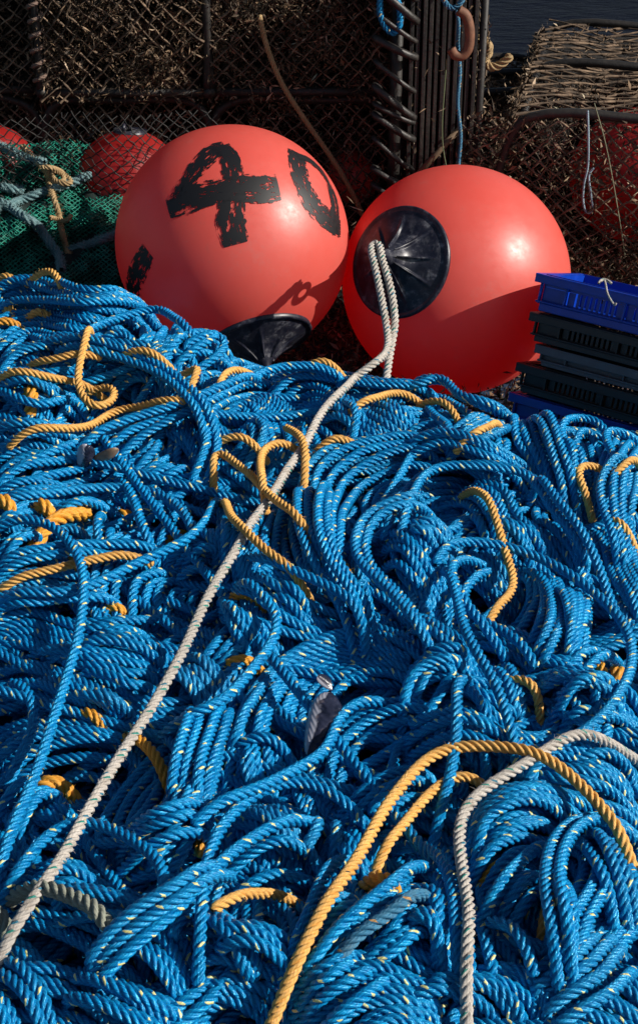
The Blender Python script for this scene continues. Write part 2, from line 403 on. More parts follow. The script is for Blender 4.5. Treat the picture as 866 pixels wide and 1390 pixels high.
# ---- traced runs, lowest first
for s in '''A 9 -40 95 100 92 240 130 400 165 560 200 640 230 | -40 300 110 300 240 310 330 335 450 375 520 390
A 4 -20 335 150 325 260 340 380 350 | -20 420 120 380 230 375 330 395
A 5 0 440 120 455 260 470 400 450 | 0 600 100 560 200 570 300 560
A 4 350 560 420 470 520 430 600 440 | 420 600 470 540 560 500 640 520
B 5 -40 200 60 170 170 130 260 120 | -20 330 80 270 200 230 300 210
B 4 200 190 290 270 350 330 430 420 | 60 290 150 330 200 420 230 500
B 5 430 300 520 350 600 400 700 420 | 560 250 680 260 780 300 866 340
B 4 300 190 400 200 520 240 640 250 | 350 250 440 280 520 300 600 340
C 6 380 160 420 260 450 380 520 480 | 700 230 720 330 740 450 780 600
C 5 760 230 740 330 700 450 690 600 | 900 330 860 450 850 560 830 722
C 6 -20 230 120 270 240 340 330 400 | -20 400 100 400 200 420 300 450
D 6 -20 20 150 60 300 60 450 20 | -20 180 100 150 250 130 400 100
D 5 -20 330 100 300 200 290 330 300 | -20 470 100 450 250 430 370 440
D 6 640 0 720 90 760 180 740 260 | 820 0 850 120 840 260 820 340
D 5 480 250 600 240 700 220 780 170 | 560 340 680 330 760 300 820 240
D 6 -20 490 120 490 250 500 330 520 | -20 640 100 660 260 690 420 690
G 8 -20 30 120 60 300 90 450 80 600 110 | -20 260 100 290 200 320 330 370 450 410 540 440
G 5 120 170 240 180 400 160 560 190 680 240 | 330 260 440 300 520 330 600 330 640 380
G 4 -20 440 120 470 300 490 480 520 | -20 620 150 600 300 580 520 560
E 6 20 0 60 100 40 220 20 330 | 200 160 160 260 180 340 250 400
E 5 60 370 90 480 150 590 200 640 | 200 300 300 400 400 470 500 520
E 6 300 60 300 180 340 280 420 330 | 480 60 520 200 600 300 640 400
E 6 720 20 800 60 900 110 1000 180 | 670 200 760 260 820 330 866 420
E 5 740 60 730 200 760 300 866 380 | 900 100 880 220 900 300 960 360
F 5 -40 350 60 420 150 480 230 560 | -40 560 60 560 160 560 230 600
F 6 150 150 200 250 260 330 380 380 | 240 150 290 240 330 300 420 330
F 6 480 220 500 360 490 480 450 580 | 660 300 660 420 650 540 640 640
F 5 640 20 700 160 760 300 866 440 | 820 0 830 120 850 240 900 330
F 5 380 0 440 100 500 180 560 220 | 500 0 560 90 640 200 700 280
F 5 480 560 600 600 700 640 800 650 | 420 620 560 680 660 720 760 740
I 6 -20 100 80 100 160 110 240 160 | -20 290 80 300 200 290 320 330
I 5 180 180 260 260 330 300 420 300 | 60 370 90 440 120 520 160 600
I 6 480 420 600 430 740 480 866 500 | 440 560 560 600 680 640 760 700
I 5 560 190 680 200 800 240 900 330 | 500 290 620 350 720 360 866 380
I 4 200 350 260 440 280 560 290 640 | 400 420 430 520 440 600 420 660
H 6 20 150 70 280 60 400 30 520 | 250 280 270 380 280 460 260 560
H 6 560 540 660 500 760 440 880 430 | 500 640 620 600 760 560 866 520
H 5 540 280 640 330 760 360 866 380 | 560 180 680 220 780 250 900 240
H 6 60 560 90 660 150 720 210 780 | 300 560 360 640 380 720 420 780
J 6 -20 20 80 60 200 60 300 40 | -20 230 100 240 180 260 300 240
J 8 60 400 250 430 400 460 560 490 660 540 | -20 600 150 640 300 700 420 760 560 800
J 5 866 120 740 220 620 300 480 330 | 866 420 740 430 600 410 440 400
J 6 640 0 600 130 520 210 400 250 | 866 60 780 200 700 300 600 340
J 5 -20 640 60 680 140 740 220 800 | -20 760 60 800 140 840 200 860
J 5 560 560 660 600 740 680 800 780 | 420 700 520 760 600 800 700 860
K 6 60 500 150 540 240 600 320 680 | -40 640 60 700 160 760 240 800
K 6 100 120 200 180 260 240 340 260 | 240 60 320 130 400 160 480 140
K 5 440 160 480 240 540 300 640 330 | 600 120 620 200 660 280 740 300
K 6 866 300 780 350 690 440 590 520 470 600 380 680 | 900 560 820 620 720 700 620 780 540 840
K 4 560 470 480 520 400 580 330 640 | 640 500 560 570 480 640 420 700
L 6 20 180 90 260 130 360 120 480 | -20 560 40 600 80 680 90 760
L 7 200 260 260 150 400 60 560 50 700 90 866 130 | 210 390 260 310 370 240 480 215 560 240 640 280
L 5 230 470 330 400 430 360 520 370 | 300 560 400 480 480 430 560 470
L 6 600 660 700 580 760 500 820 420 | 700 780 800 680 866 600 940 500
L 6 620 260 640 380 680 480 720 560 | 860 200 866 330 880 430 900 560
L 6 200 600 320 640 440 700 540 780 | 560 640 640 700 720 780 800 820'''.split('\n'):
    lay(s)
# orange and yellow ends that show in the gaps
layc('orange_rope', 'D 1 100 440 170 405 240 365 330 355 350 335', M_ORA, 'fat orange rope piece among blue turns, left of the upper mussel shell and below it', R=.0095, ends=(.02, .012))
layc('orange_rope', 'D 1 150 290 175 305 205 318 215 340', M_ORA, 'short frayed pale orange stub just above the fat orange rope piece at left', R=.008, ends=(.02, .012))
layc('orange_rope', 'D 1 225 430 255 470 285 515 300 545', M_ORA, 'short orange piece dropping between blue ropes at left, beside the long yellow run', ends=(.015, .015))
layc('orange_rope', 'D 1 -30 275 0 290 30 305 60 330', M_ORA, 'orange rope piece cut by the left edge, level with the upper mussel shell', R=.008)
layc('orange_rope', 'D 1 455 330 480 310 505 325 515 355', M_ORA, 'small orange knot between blue ropes, right of the fat orange rope piece', R=.0085, ends=(.02, .012))
layc('orange_rope', 'D 1 640 440 700 420 780 400 830 380', M_ORA, 'dull orange run in shade between blue ropes, left of the pale yellow bight')
layc('orange_rope', 'D 1 400 665 440 680 490 710 540 740', M_ORA, 'short orange piece in shade under the big blue swoop at left')
layc('orange_rope', 'A 1 90 505 140 520 165 550 150 590 110 600', M_ORA, 'orange knot peeping from blue ropes near the left edge, below the yellow loop', R=.0085, ends=(.02, .012))
layc('orange_rope', 'A 1 20 190 45 185 65 210 50 225', M_YEL, 'round frayed tan rope end at upper left of the heap', R=.0085, ends=(.012, .012))
layc('orange_rope', 'A 1 100 215 140 205 175 190 205 195', M_YEL, 'short worn yellow rope piece at upper left of the heap beside the round frayed end', ends=(.012, .012))
layc('orange_rope', 'A 1 -30 250 0 256 50 257 92 255', M_ORA, 'straight orange yellow rope piece cut by the left edge near the top of the heap', ends=(.01, .01))
layc('orange_rope', 'E 1 250 375 290 390 330 420 360 445', M_ORA, 'short orange yellow piece between blue ropes, right of the long white rope at mid height', ends=(.012, .012))
layc('orange_rope', 'E 1 515 210 535 260 560 300 575 330', M_ORA, 'thin orange piece between steep blue ropes right of the long white rope', R=.006, ends=(.012, .012))
layc('orange_rope', 'E 1 80 630 130 640 200 665 260 690', M_ORA, 'dull orange piece in shade between blue ropes left of centre', ends=(.012, .012))
layc('orange_rope', 'E 1 100 385 140 395 180 400 230 392', M_ORA, 'dull orange piece beside the long white rope in the shade', ends=(.01, .012))
layc('orange_rope', 'G 1 270 395 320 430 380 465 440 490', M_ORA, 'dull orange run in the dark gap left of the long white rope')
layc('orange_rope', 'G 1 440 540 520 570 620 640 680 690', M_ORA, 'dull orange run in the dark gap right of the long white rope')
layc('orange_rope', 'J 1 90 60 180 45 250 50 330 70', M_ORA, 'bright orange rope piece near the lower left, right of the long steep blue rope', R=.008)
layc('orange_rope', 'J 1 785 230 800 260 810 290 800 310', M_ORA, 'small orange piece in a gap above the crossing blue ropes at lower left', ends=(.012, .012))
layc('orange_rope', 'I 1 690 80 700 120 730 160 780 190', M_ORA, 'ragged orange rope piece between blue ropes at far right, above the white bight')
layc('orange_rope', 'I 1 770 90 800 95 805 130 790 150', M_ORA, 'small orange knot at far right beside the ragged orange piece', R=.0085, ends=(.02, .012))
layc('orange_rope', 'I 1 730 610 770 625 820 635 860 620', M_ORA, 'short orange piece at far right, below the white bight')
layc('orange_rope', 'L 1 500 240 530 235 545 260 535 290', M_ORA, 'frayed orange knot under a blue rope at lower right', R=.0085, ends=(.02, .012))
layc('orange_rope', 'L 1 360 265 320 295 280 330 240 360', M_ORA, 'frayed orange run between blue arcs right of the white bight', ends=(.012, .012))
layc('orange_rope', 'L 1 525 400 515 470 500 560 480 680', M_YEL, 'worn yellow rope hanging down a dark gap at lower right')
layc('orange_rope', 'K 1 600 335 640 360 700 375 760 400', M_ORA, 'orange brown piece passing under the twin yellow ropes', R=.0085)
layc('orange_rope', 'B 1 350 150 370 115 395 110', M_ORA, 'frayed orange knot on the crest of the heap in front of the left buoy', R=.0085, ends=(.012, .012))
for s in '''J 6 -60 760 100 800 260 820 420 900 | -60 1040 100 1060 260 1080 420 1120
J 5 300 720 420 800 540 860 700 880 | 260 900 400 980 540 1040 700 1060
K 6 -40 760 120 860 240 960 300 1080 | 240 720 360 820 440 940 470 1080
K 6 380 860 520 780 680 740 900 760 | 460 1080 600 1000 740 940 900 930
L 6 20 820 160 860 300 960 380 1080 | 240 720 400 780 520 900 560 1080
L 6 560 760 660 860 780 920 940 940 | 500 960 640 1020 780 1080 940 1100
J 4 -60 700 60 760 180 860 240 1000
K 4 700 700 640 800 520 900 360 1000
L 5 860 680 820 800 700 900 540 960'''.split('\n'):
    lay(s)
for s in '''A 5 -20 75 100 76 240 116 400 150 560 190 660 228 | -20 190 120 200 260 215 400 225 520 228 640 238
A 1 215 88 260 112 330 132 430 145 520 170
A 3 170 400 300 412 400 412 500 425 600 470 650 520 640 560 | 260 380 400 380 540 400 640 440 700 500 700 560
A 2 180 300 300 332 420 352 560 372 700 392 860 380
A 3 700 265 790 300 900 350 | 690 380 780 400 900 400
A 5 560 250 580 300 555 370 | 750 290 720 350 640 400
A 1 350 385 440 340 520 318 552 365 540 410
A 2 -20 480 100 505 210 540 300 560
A 2 -20 530 80 600 180 640 260 600 330 570
A 3 -20 610 60 650 150 690 300 715
B 2 -100 0 0 18 70 40 108 80 85 112 20 118 -100 105
B 3 120 290 200 310 250 370 250 430 200 490 110 530
B 2 20 290 35 370 50 440 40 520 -20 600
B 1 540 230 590 280 612 340 560 400
B 2 430 300 500 320 560 350
C 5 235 100 240 160 190 220 120 245 | 380 240 320 290 250 310 130 325
C 1 130 305 130 240 50 190 30 130 60 90 170 78 225 95
C 2 570 245 620 215 690 235 760 270
C 3 600 270 650 350 650 450 620 560
B 3 270 118 340 92 430 80 520 88 600 125 700 158 800 168 900 180
B 2 230 160 320 135 450 145 560 172 700 188 900 200
C 3 0 45 110 70 240 95 330 140 390 165 | -40 80 80 105 200 130 300 175 370 200
B 4 900 350 760 370 640 400 520 420 430 480 385 560 372 640 376 730 400 900 | 900 470 740 500 620 570 560 650 530 730 540 860
C 3 -20 310 110 320 240 360 370 410 460 470 | -20 280 130 300 260 340 400 400 500 470
C 3 400 150 378 200 388 270 440 360 490 430 | 470 160 520 250 550 360 600 520
C 2 486 160 530 230 560 340 590 440 640 560
C 3 130 480 220 560 260 640 330 722 | 240 450 350 540 430 630 520 722
D 2 -20 25 90 42 200 52 300 30
D 3 -20 190 100 140 250 118 380 88 500 48 620 0
D 2 -20 200 100 215 220 205 340 225
D 2 200 285 300 305 400 295 450 310
D 5 590 30 590 90 540 140 450 185 | 760 120 700 200 600 270 500 280
D 2 390 470 375 400 400 335
D 2 560 470 650 400 740 320 790 280
D 2 -20 520 60 440 110 385
D 2 -20 535 100 520 200 505 350 485 480 478 650 490
D 3 -20 630 150 668 300 662 420 640 | -20 690 150 722 320 710 470 690
D 6 500 740 540 640 640 575 | 740 740 780 650 850 600
D 2 720 505 790 530 850 500
E 3 200 285 240 365 300 425 400 458 520 488 600 528 700 556 866 600
E 2 290 320 340 370 420 440
E 3 60 370 90 480 150 570 | 130 450 200 500 280 555
E 9 700 560 560 555 420 580 300 650 215 730 150 830 80 960 | 866 720 760 690 640 700 540 750 470 820 450 920
E 3 330 -20 290 80 262 170 280 240
E 5 740 85 860 130 960 200 | 670 210 760 270 830 340
E 2 400 -60 400 80 425 200 480 330 560 420 640 540
E 2 490 -60 475 80 485 200 540 330 600 400 660 480
F 4 -20 390 80 450 150 510 200 570 | -20 440 60 490 120 540 180 590
F 4 -20 0 60 30 150 75 | -20 60 40 90 90 130
F 3 230 -20 262 40 300 100 | 300 -40 340 30 380 120
F 5 400 180 500 260 550 360 560 460 515 560 | 380 200 430 280 430 370 390 412 330 400
F 4 560 270 590 390 585 520 | 650 300 660 400 650 520
F 3 360 0 440 62 520 155
F 3 -20 580 60 560 175 548
F 2 600 562 700 532 755 510
F 3 420 640 560 610 700 640 800 700
G 1 330 60 500 70 640 50 760 15
G 4 340 80 450 90 560 110 660 130 | 340 150 480 160 600 200 680 250
G 3 -20 280 100 330 220 360 330 370 | 300 350 420 400 520 420
G 2 200 640 300 640 400 622 520 605
G 3 -20 590 80 540 200 510 350 520 480 500
G 5 590 470 680 560 712 640 695 740 640 840 520 950 | 800 430 850 540 860 660 820 780 750 930 640 1040
G 5 760 170 860 280 940 330 | 640 260 720 330 770 370
H 5 130 280 120 390 160 510 | 275 310 290 400 310 480
H 4 80 150 75 280 40 400 10 540
H 1 140 255 230 280 300 340 345 410 400 440
H 3 870 232 760 245 660 288 580 358 520 440 495 530
H 3 540 560 650 500 760 450 880 430
H 2 640 560 700 520 800 500 900 470
I 3 -20 180 60 120 170 90 | -20 240 60 160 140 130
I 3 -20 350 60 335 180 340 350 380
I 5 640 470 760 500 830 560 866 640 | 470 520 600 600 740 640 866 700
I 3 590 180 700 205 800 220 | 560 240 640 240 760 250
I 2 330 60 400 200 420 290
I 2 540 300 600 250 700 230
J 2 -20 140 30 180 90 280 130 340
J 2 150 110 230 150 330 190
J 3 140 370 280 370 420 388
J 3 250 440 400 490 560 530 660 560
J 3 866 180 800 260 700 325 600 340 440 330
J 3 -20 180 50 100 140 20
J 2 640 620 700 560 800 540 900 520
K 2 0 480 80 520 160 590 210 700
K 3 90 520 200 570 300 590 420 640
K 2 430 290 330 300 200 330 90 375
K 2 640 440 560 480 440 560
K 2 440 90 450 160 400 230 | 500 100 500 180 480 260
L 3 190 240 250 120 400 40 560 40 700 90 900 140 | 215 340 260 210 420 130 540 140 640 190
L 2 210 380 260 300 370 235 480 215
L 3 250 520 330 450 420 400 520 370 | 330 560 420 490 500 440
L 2 210 450 250 560 290 720
L 3 680 190 742 260 772 340 752 440 690 540 620 660
L 3 720 190 800 330 850 450 880 560
L 2 560 330 600 420 620 520 640 700'''.split('\n'):
    lay(s)

for lab, s in [
 ('long blue rope bounding the top of the heap in front of the two red buoys', 'A 1 280 430 262 370 290 320 370 288 480 262 620 238 700 236 755 262 740 280'),
 ('paired blue turns running from the left edge up past the tip of the left buoy', 'A 2 400 740 520 690 640 630 760 578 840 540 940 480 1050 450 1200 440 1330 442'),
 ('blue rope rising from the left edge to the foot of the left buoy', 'A 1 300 725 420 700 520 655 640 615 740 572 866 535 960 500 1020 470'),
 ('dark blue rope dropping steeply from the heap crest left of the yellow bight', 'A 2 240 300 330 345 480 395 600 425 680 465 740 530 820 600 850 720'),
 ('blue rope from the left edge passing under the upper mussel shell and down right', 'D 1 -20 225 100 243 220 225 330 230 450 265 560 298 660 350 745 412'),
 ('short steep blue rope just right of the upper mussel shell', 'D 1 435 150 480 215 520 305 560 400 615 465'),
 ('paired blue arcs sweeping over the hollow right of centre down to lower right', 'C 2 -120 640 -60 540 0 470 110 400 240 388 370 412 460 478 530 560 600 660 660 760'),
 ('blue arc bounding the dark hollow at right of centre on its left side', 'E 2 900 20 760 20 680 80 625 160 615 250 680 370 780 450 900 520'),
 ('blue rope running diagonally down the right side, longest of the steep runs there', 'C 1 450 420 520 530 600 640 690 790 760 930 866 1060'),
 ('blue rope in a hairpin loop at the top right below the fish boxes', 'C 1 900 255 830 210 765 200 725 232 742 290 785 350 800 420 830 480'),
 ('blue rope descending along the right edge below the hairpin loop', 'C 2 880 270 835 370 800 470 798 560 800 650 830 740'),
 ('kinked blue rope beside the small tan bight at right', 'C 1 790 330 730 400 700 480 712 560 745 640 790 740'),
 ('blue rope swirl crossing the middle right, its outer turn', 'F 1 75 200 75 140 115 92 200 88 300 120 420 150 560 212 650 275 720 360 790 440 830 540 850 620 830 690 800 760 700 850 560 880 450 920 400 990'),
 ('blue rope swirl crossing the middle right, its lower tail running down', 'F 1 100 200 112 270 135 340 190 480 240 575 300 680 340 800 370 900 375 980'),
 ('small blue inner curl inside the swirl at middle right', 'F 1 290 160 285 215 220 268 160 285 165 335 240 412 330 440 410 490 480 530'),
 ('second blue inner curl inside the swirl at middle right', 'F 1 250 132 170 148 115 210 125 290 180 370 260 450 350 510'),
 ('big blue swoop from the left edge rising to the right toward the white rope', 'D 1 -20 640 0 642 150 684 300 672 420 632 560 570 680 500 780 425 840 345 868 270'),
 ('long steep blue rope on the left, crossing all the level turns from top to bottom', 'D 1 -20 350 100 350 200 400 280 460 325 530 340 620 336 700 320 800 295 900 262 1010 225 1150 185 1300 130 1460 60 1580 0 1730 -30 1800'),
 ('short curling blue rope near the left edge beside the long steep blue one', 'G 1 40 290 100 320 140 390 140 450 105 540 40 620 -20 690'),
 ('blue rope slanting down right from the white rope to the centre', 'E 1 160 210 260 260 380 320 470 350 560 390 620 430 658 500 640 560'),
 ('blue rope that bends down and back to the lower left under the white rope', 'E 1 105 320 200 370 260 430 302 520 305 600 250 680 170 740 60 810 -100 845 -180 870'),
 ('blue rope arching level across the centre above the lower left ropes', 'K 1 660 112 560 66 400 28 260 28 150 78 70 160 30 250 8 350 -20 480 -45 600 -60 720'),
 ('blue rope running up from the arch to the lower mussel shell', 'H 1 -40 640 60 590 180 550 320 500 420 470 500 450 500 400 510 300 560 225 640 165 730 138'),
 ('straight blue rope rising to the right in the lower centre', 'K 1 440 88 350 120 250 200 150 290 60 375 -30 440 -160 560 -260 650 -400 740'),
 ('blue rope leaning steeply beside the yellow rope at the bottom', 'K 1 590 262 525 272 475 365 430 470 345 590 270 720'),
 ('blue rope looping from the left edge over to the dark gap at lower left', 'J 1 -30 500 60 400 150 315 250 258 330 240 440 245 540 290 640 370 684 460 655 530'),
 ('pair of blue ropes rising to the right at the bottom left corner', 'J 2 920 410 780 500 650 570 520 640 380 740'),
 ('vertical blue rope at lower right of centre passing under the yellow rope', 'I 1 215 115 165 130 150 210 160 330 155 450 140 600 90 740 60 800'),
 ('blue rope arching over to the right beside the top of the vertical one', 'H 1 775 220 762 130 800 55 870 8 960 -30'),
 ('blue rope passing under the yellow rope and dropping beside the white bight', 'K 1 720 122 800 185 880 245 940 320 970 400 960 520 955 700'),
 ('thick blue rope slanting down right below the twin yellow ropes', 'K 1 870 285 790 335 700 425 600 500 480 600 390 690'),
 ('blue rope slanting down left across the arcs right of the white bight', 'L 1 565 175 475 225 400 320 330 420 255 510'),
 ('blue rope arching over the gap at bottom right', 'L 2 900 190 780 165 690 155 620 215 562 320 552 440 585 570 640 720'),
 ('short blue rope bending down at the bottom, right of the white bight', 'L 1 265 515 370 548 440 610 478 720'),
]:
    lay(s, lab, press=.028, stiff=24, lift=.015, sg=6.0)
layc('worn_blue_rope', 'K 1 900 370 830 430 760 480 660 540 560 600 460 690', M_BLUE_WORN, 'faded dirty blue rope slanting down at the bottom, left of the white bight')
layc('grey_rope', 'J 1 20 455 120 478 220 508 330 560 400 600 465 650', M_GREYR, 'grey green weathered rope at bottom left, passing under the long white rope', R=.0075)
layc('grey_rope', 'J 1 -40 500 0 540 30 590 40 640', M_GREYR, 'grey weathered rope end at the left edge near the bottom', R=.0075)
Y = [
 ('A 1 98 80 105 55 130 38 165 33 205 45 235 68 245 100', 'small yellow loop standing on the top left crest of the heap'),
 ('A 1 -60 62 -20 60 20 62 60 78', 'yellow rope cut by the left edge at the very top of the heap'),
 ('A 1 480 382 560 390 640 415 720 430', 'yellow rope piece lying level between blue turns at the upper heap'),
 ('A 1 700 430 770 450 815 470 800 500 765 520 735 530', 'frayed yellow elbow below the tip of the left buoy'),
 ('A 1 -30 470 60 482 130 500 250 500 380 505 430 508', 'tan yellow run going left from under the yellow loop'),
 ('A 1 60 392 140 402 200 422 250 418 320 410 400 402', 'tan yellow run passing behind the upright part of the yellow loop'),
 ('A 1 30 728 120 722 250 708 400 672 500 640 620 598 730 560', 'long straight yellow run below the yellow loop'),
 ('A 1 340 272 352 320 350 370 330 430 302 500 298 570 325 630 385 662 445 645 480 595 482 550 455 518 400 505 340 500', 'tan yellow open loop standing on the blue turns at upper left'),
 ('B 1 40 210 50 180 80 142 120 125 165 130 200 140', 'short yellow arc below the tip of the left buoy'),
 ('B 1 370 108 440 108 500 120 530 145 555 130', 'worn yellow rope on the crest between the two buoys'),
 ('B 1 540 262 640 248 720 220 790 208 830 225 880 240', 'yellow rope on the crest below the right buoy'),
 ('C 1 0 110 60 128 120 155 180 172', 'dull yellow run inside the blue loop below the right buoy'),
 ('C 1 150 312 230 296 310 252 370 215', 'yellow run among nested blue arcs, left of the steep blue ropes'),
 ('B 1 50 385 120 410 190 450 240 480', 'ochre rope in shade left of the yellow bight'),
 ('B 1 400 420 470 405 560 392 600 385', 'yellow rope just right of the white rope, running to the right'),
 ('C 1 160 455 240 505 290 575 320 640 335 722 350 780 385 850 398 900 370 950 320 975 280 980', 'long tan rope curving down through the hollow right of centre'),
 ('C 1 740 395 650 378 602 405 620 455 660 520 690 570', 'small tan bight at far right below the fish boxes'),
 ('C 1 740 600 780 650 830 690 900 720', 'tan rope crossing under blue ropes at the right edge'),
 ('C 1 745 395 800 400 850 385 900 380', 'tan rope piece at the right edge level with the small bight'),
 ('D 1 -30 610 60 596 170 575 280 552 400 540 520 534 600 530', 'long yellow run crossing the left side under the steep blue rope'),
 ('F 1 340 600 420 612 470 640 510 690 515 740 480 775', 'short yellow hook among blue ropes right of the lower mussel shell'),
 ('K 1 30 442 100 440 200 430 300 410 420 380', 'brown yellow run at bottom centre below the straight blue rope'),
]
for s, lab in Y: layc('yellow_rope', s, M_YEL, lab, R=.0054, ends=(.02, .02), stiff=20, press=.02)
def mrg(t, s): return px(t, s)
def layp(name, pts, m, label, R, ends=(.03, .03), stiff=24, press=.02, sm=2.5):
    global H
    Hb = blur2(H, 4, 2); Hp = blur2(H, 14, 2); A = gsm(resample(catmull(pts), n=160), sm)
    p = gsm(resample(plan(A, Hp, .014), ds=.006), sm*1.2); P = drape(p, R, stiff, press, Hb, 6.0)
    if ends[0] or ends[1]: P = dive(P, *ends)
    W.append((name, P, R, m, label, 'rope', None)); return P
R_W = .0059
# twin yellow bight at the front
layp('yellow_rope', np.vstack([mrg('I', '330 590 290 568 220 545 150 562 60 632 0 700'), mrg('K', '800 135 740 190 640 272')]), M_YEL, 'shorter inner one of the twin yellow ropes curving across the lower right', .0054)
# long white rope from the buoy to the lower left corner
PW = layp('white_rope', np.vstack([mrg('B', '600 132 520 222 470 276 425 305 410 340 412 400 380 480 330 560 260 640 180 722'), mrg('E', '130 220 70 340 0 460'), mrg('G', '690 262 600 400 530 532 460 670'), mrg('J', '460 20 350 205 250 362 150 522 0 700 -40 750')]), M_WHITE, 'long white rope tied to the right buoy, running to the bottom left corner', R_W, ends=(0, .02), stiff=40, sm=4)
layp('white_rope', np.vstack([mrg('I', '920 462 866 455 760 440 640 422 560 440 490 480 430 522 330 592 250 662'), mrg('L', '230 102 170 190 158 290 188 420 208 540 190 700 186 820 200 960 190 1080')]), M_WHITE, 'white rope bight curving from the right edge down to the bottom edge', R_W, ends=(.0, .03), stiff=30)
layp('yellow_rope', mrg('B', '20 620 40 540 14 480 40 445 75 470 110 560 170 610 240 640 330 700 420 760'), M_YEL, 'tan yellow rope with a narrow bight left of the white rope', .0054)
layp('yellow_rope', mrg('B', '60 620 90 690 130 760 220 850 320 900 420 970'), M_YEL, 'tan rope passing under the long white rope and on to the lower right', .0054)
layp('yellow_rope', mrg('B', '235 640 215 590 222 520 270 465 340 440 400 430'), M_YEL, 'tan yellow hook curving up to the white rope', .0054)
layp('yellow_rope', mrg('B', '310 325 345 360 375 420 395 480 380 540'), M_YEL, 'short tan rope end leaning against the white rope', .0054, ends=(.0, .03))
layp('yellow_rope', np.vstack([mrg('K', '180 1080 250 920 360 690 450 500 560 370 640 240 700 130'), mrg('I', '0 572 60 512 180 466 330 456 460 482 560 540 660 640'), mrg('L', '720 125 800 208 880 300')]), M_YEL, 'longer outer one of the twin yellow ropes arching across the lower right', R_B*.98, ends=(.0, .03), stiff=30)

#@@REST
def cam2w(v):
    v = np.asarray(v, float); return np.array([v[0], v[1]*SP-v[2]*CP, v[1]*CP+v[2]*SP])
def unit(v): v = np.asarray(v, float); return v/np.linalg.norm(v)
def simple(name, col, rough=.5, var=.35, scale=30, bump=0, bscale=80, spec=.5, col2=None, detail=4, metallic=0, bdist=.002):
    m, nt, b = mat(name); g = G(nt)
    c2 = col2 or tuple(c*(1-var) for c in col)
    g.l(g.ramp(g.noise(g.coord(), scale, detail, .6), [(.35, c2), (.65, col)]), b.inputs['Base Color'])
    b.inputs['Roughness'].default_value = rough; b.inputs['Specular IOR Level'].default_value = spec; b.inputs['Metallic'].default_value = metallic
    if bump: g.l(g.bump(g.noise(g.coord(), bscale, 4, .6), bump, bdist), b.inputs['Normal'])
    return m
def fuzz_np(P, R, n, ln, th=.00035):
    """short stray fibres standing off a rope"""
    idx = rng.integers(1, len(P)-1, n); T, N, B = frames(P)
    a = rng.uniform(0, 2*PI, n); d = np.cos(a)[:, None]*N[idx]+np.sin(a)[:, None]*B[idx]
    base = P[idx]+d*R*.85; dirn = d*.8+T[idx]*rng.normal(0, .8, (n, 1))+rng.normal(0, .35, (n, 3)); dirn /= np.linalg.norm(dirn, axis=1)[:, None]
    l = ln*rng.uniform(.4, 1.3, (n, 1)); side = np.cross(dirn, rng.normal(0, 1, (n, 3))); side /= np.linalg.norm(side, axis=1)[:, None]+1e-9
    mid = base+dirn*l*.5+rng.normal(0, .15, (n, 3))*l; tip = base+dirn*l+rng.normal(0, .3, (n, 3))*l
    V = np.stack([base-side*th, base+side*th, mid+side*th*.8, tip+side*th*.3, tip-side*th*.3, mid-side*th*.8], 1).reshape(-1, 3)
    k = np.arange(n)[:, None]*6
    F = np.concatenate([k+np.array([[0, 1, 2, 5]]), k+np.array([[5, 2, 3, 4]])], 0)
    return V, F
def pxy(s, Y):
    a = np.array([float(v) for v in s.split()]).reshape(-1, 2); Y = np.broadcast_to(np.asarray(Y, float), (len(a),))
    return np.array([atY(p[0], p[1], y) for p, y in zip(a, Y)])

# ------------------------------------------------------------------ setting: quay, water
m_ground, nt, b = mat('quay_concrete'); g = G(nt)
g.l(g.ramp(g.noise(g.coord(), 9, 6, .65), [(.3, (.005, .004, .004)), (.55, (.012, .010, .009)), (.8, (.028, .023, .02))]), b.inputs['Base Color']); b.inputs['Roughness'].default_value = .9
g.l(g.bump(g.noise(g.coord(), 60, 5), .6, .01), b.inputs['Normal'])
q = MB(); q.box((0, -9.9, -1.0), (60, 28, 2.0)); setp(q.build('quay_ground', m_ground, smooth=False), kind='structure')
m_water, nt, b = mat('harbour_water'); g = G(nt)
b.inputs['Base Color'].default_value = (.003, .004, .011, 1); b.inputs['Roughness'].default_value = .35; b.inputs['Specular IOR Level'].default_value = .04
mp = g.n('ShaderNodeMapping'); mp.inputs['Scale'].default_value = (1, 2.2, 1); g.l(g.coord(), mp.inputs['Vector'])
g.l(g.bump(g.noise(mp.outputs[0], 3.5, 5, .6), 1.0, .08), b.inputs['Normal'])
wv = MB(); wv.add([(-200, 4.1, -1.6), (200, 4.1, -1.6), (200, 420, -1.6), (-200, 420, -1.6)], [(0, 1, 2, 3)]); setp(wv.build('water', m_water, smooth=False), kind='structure')

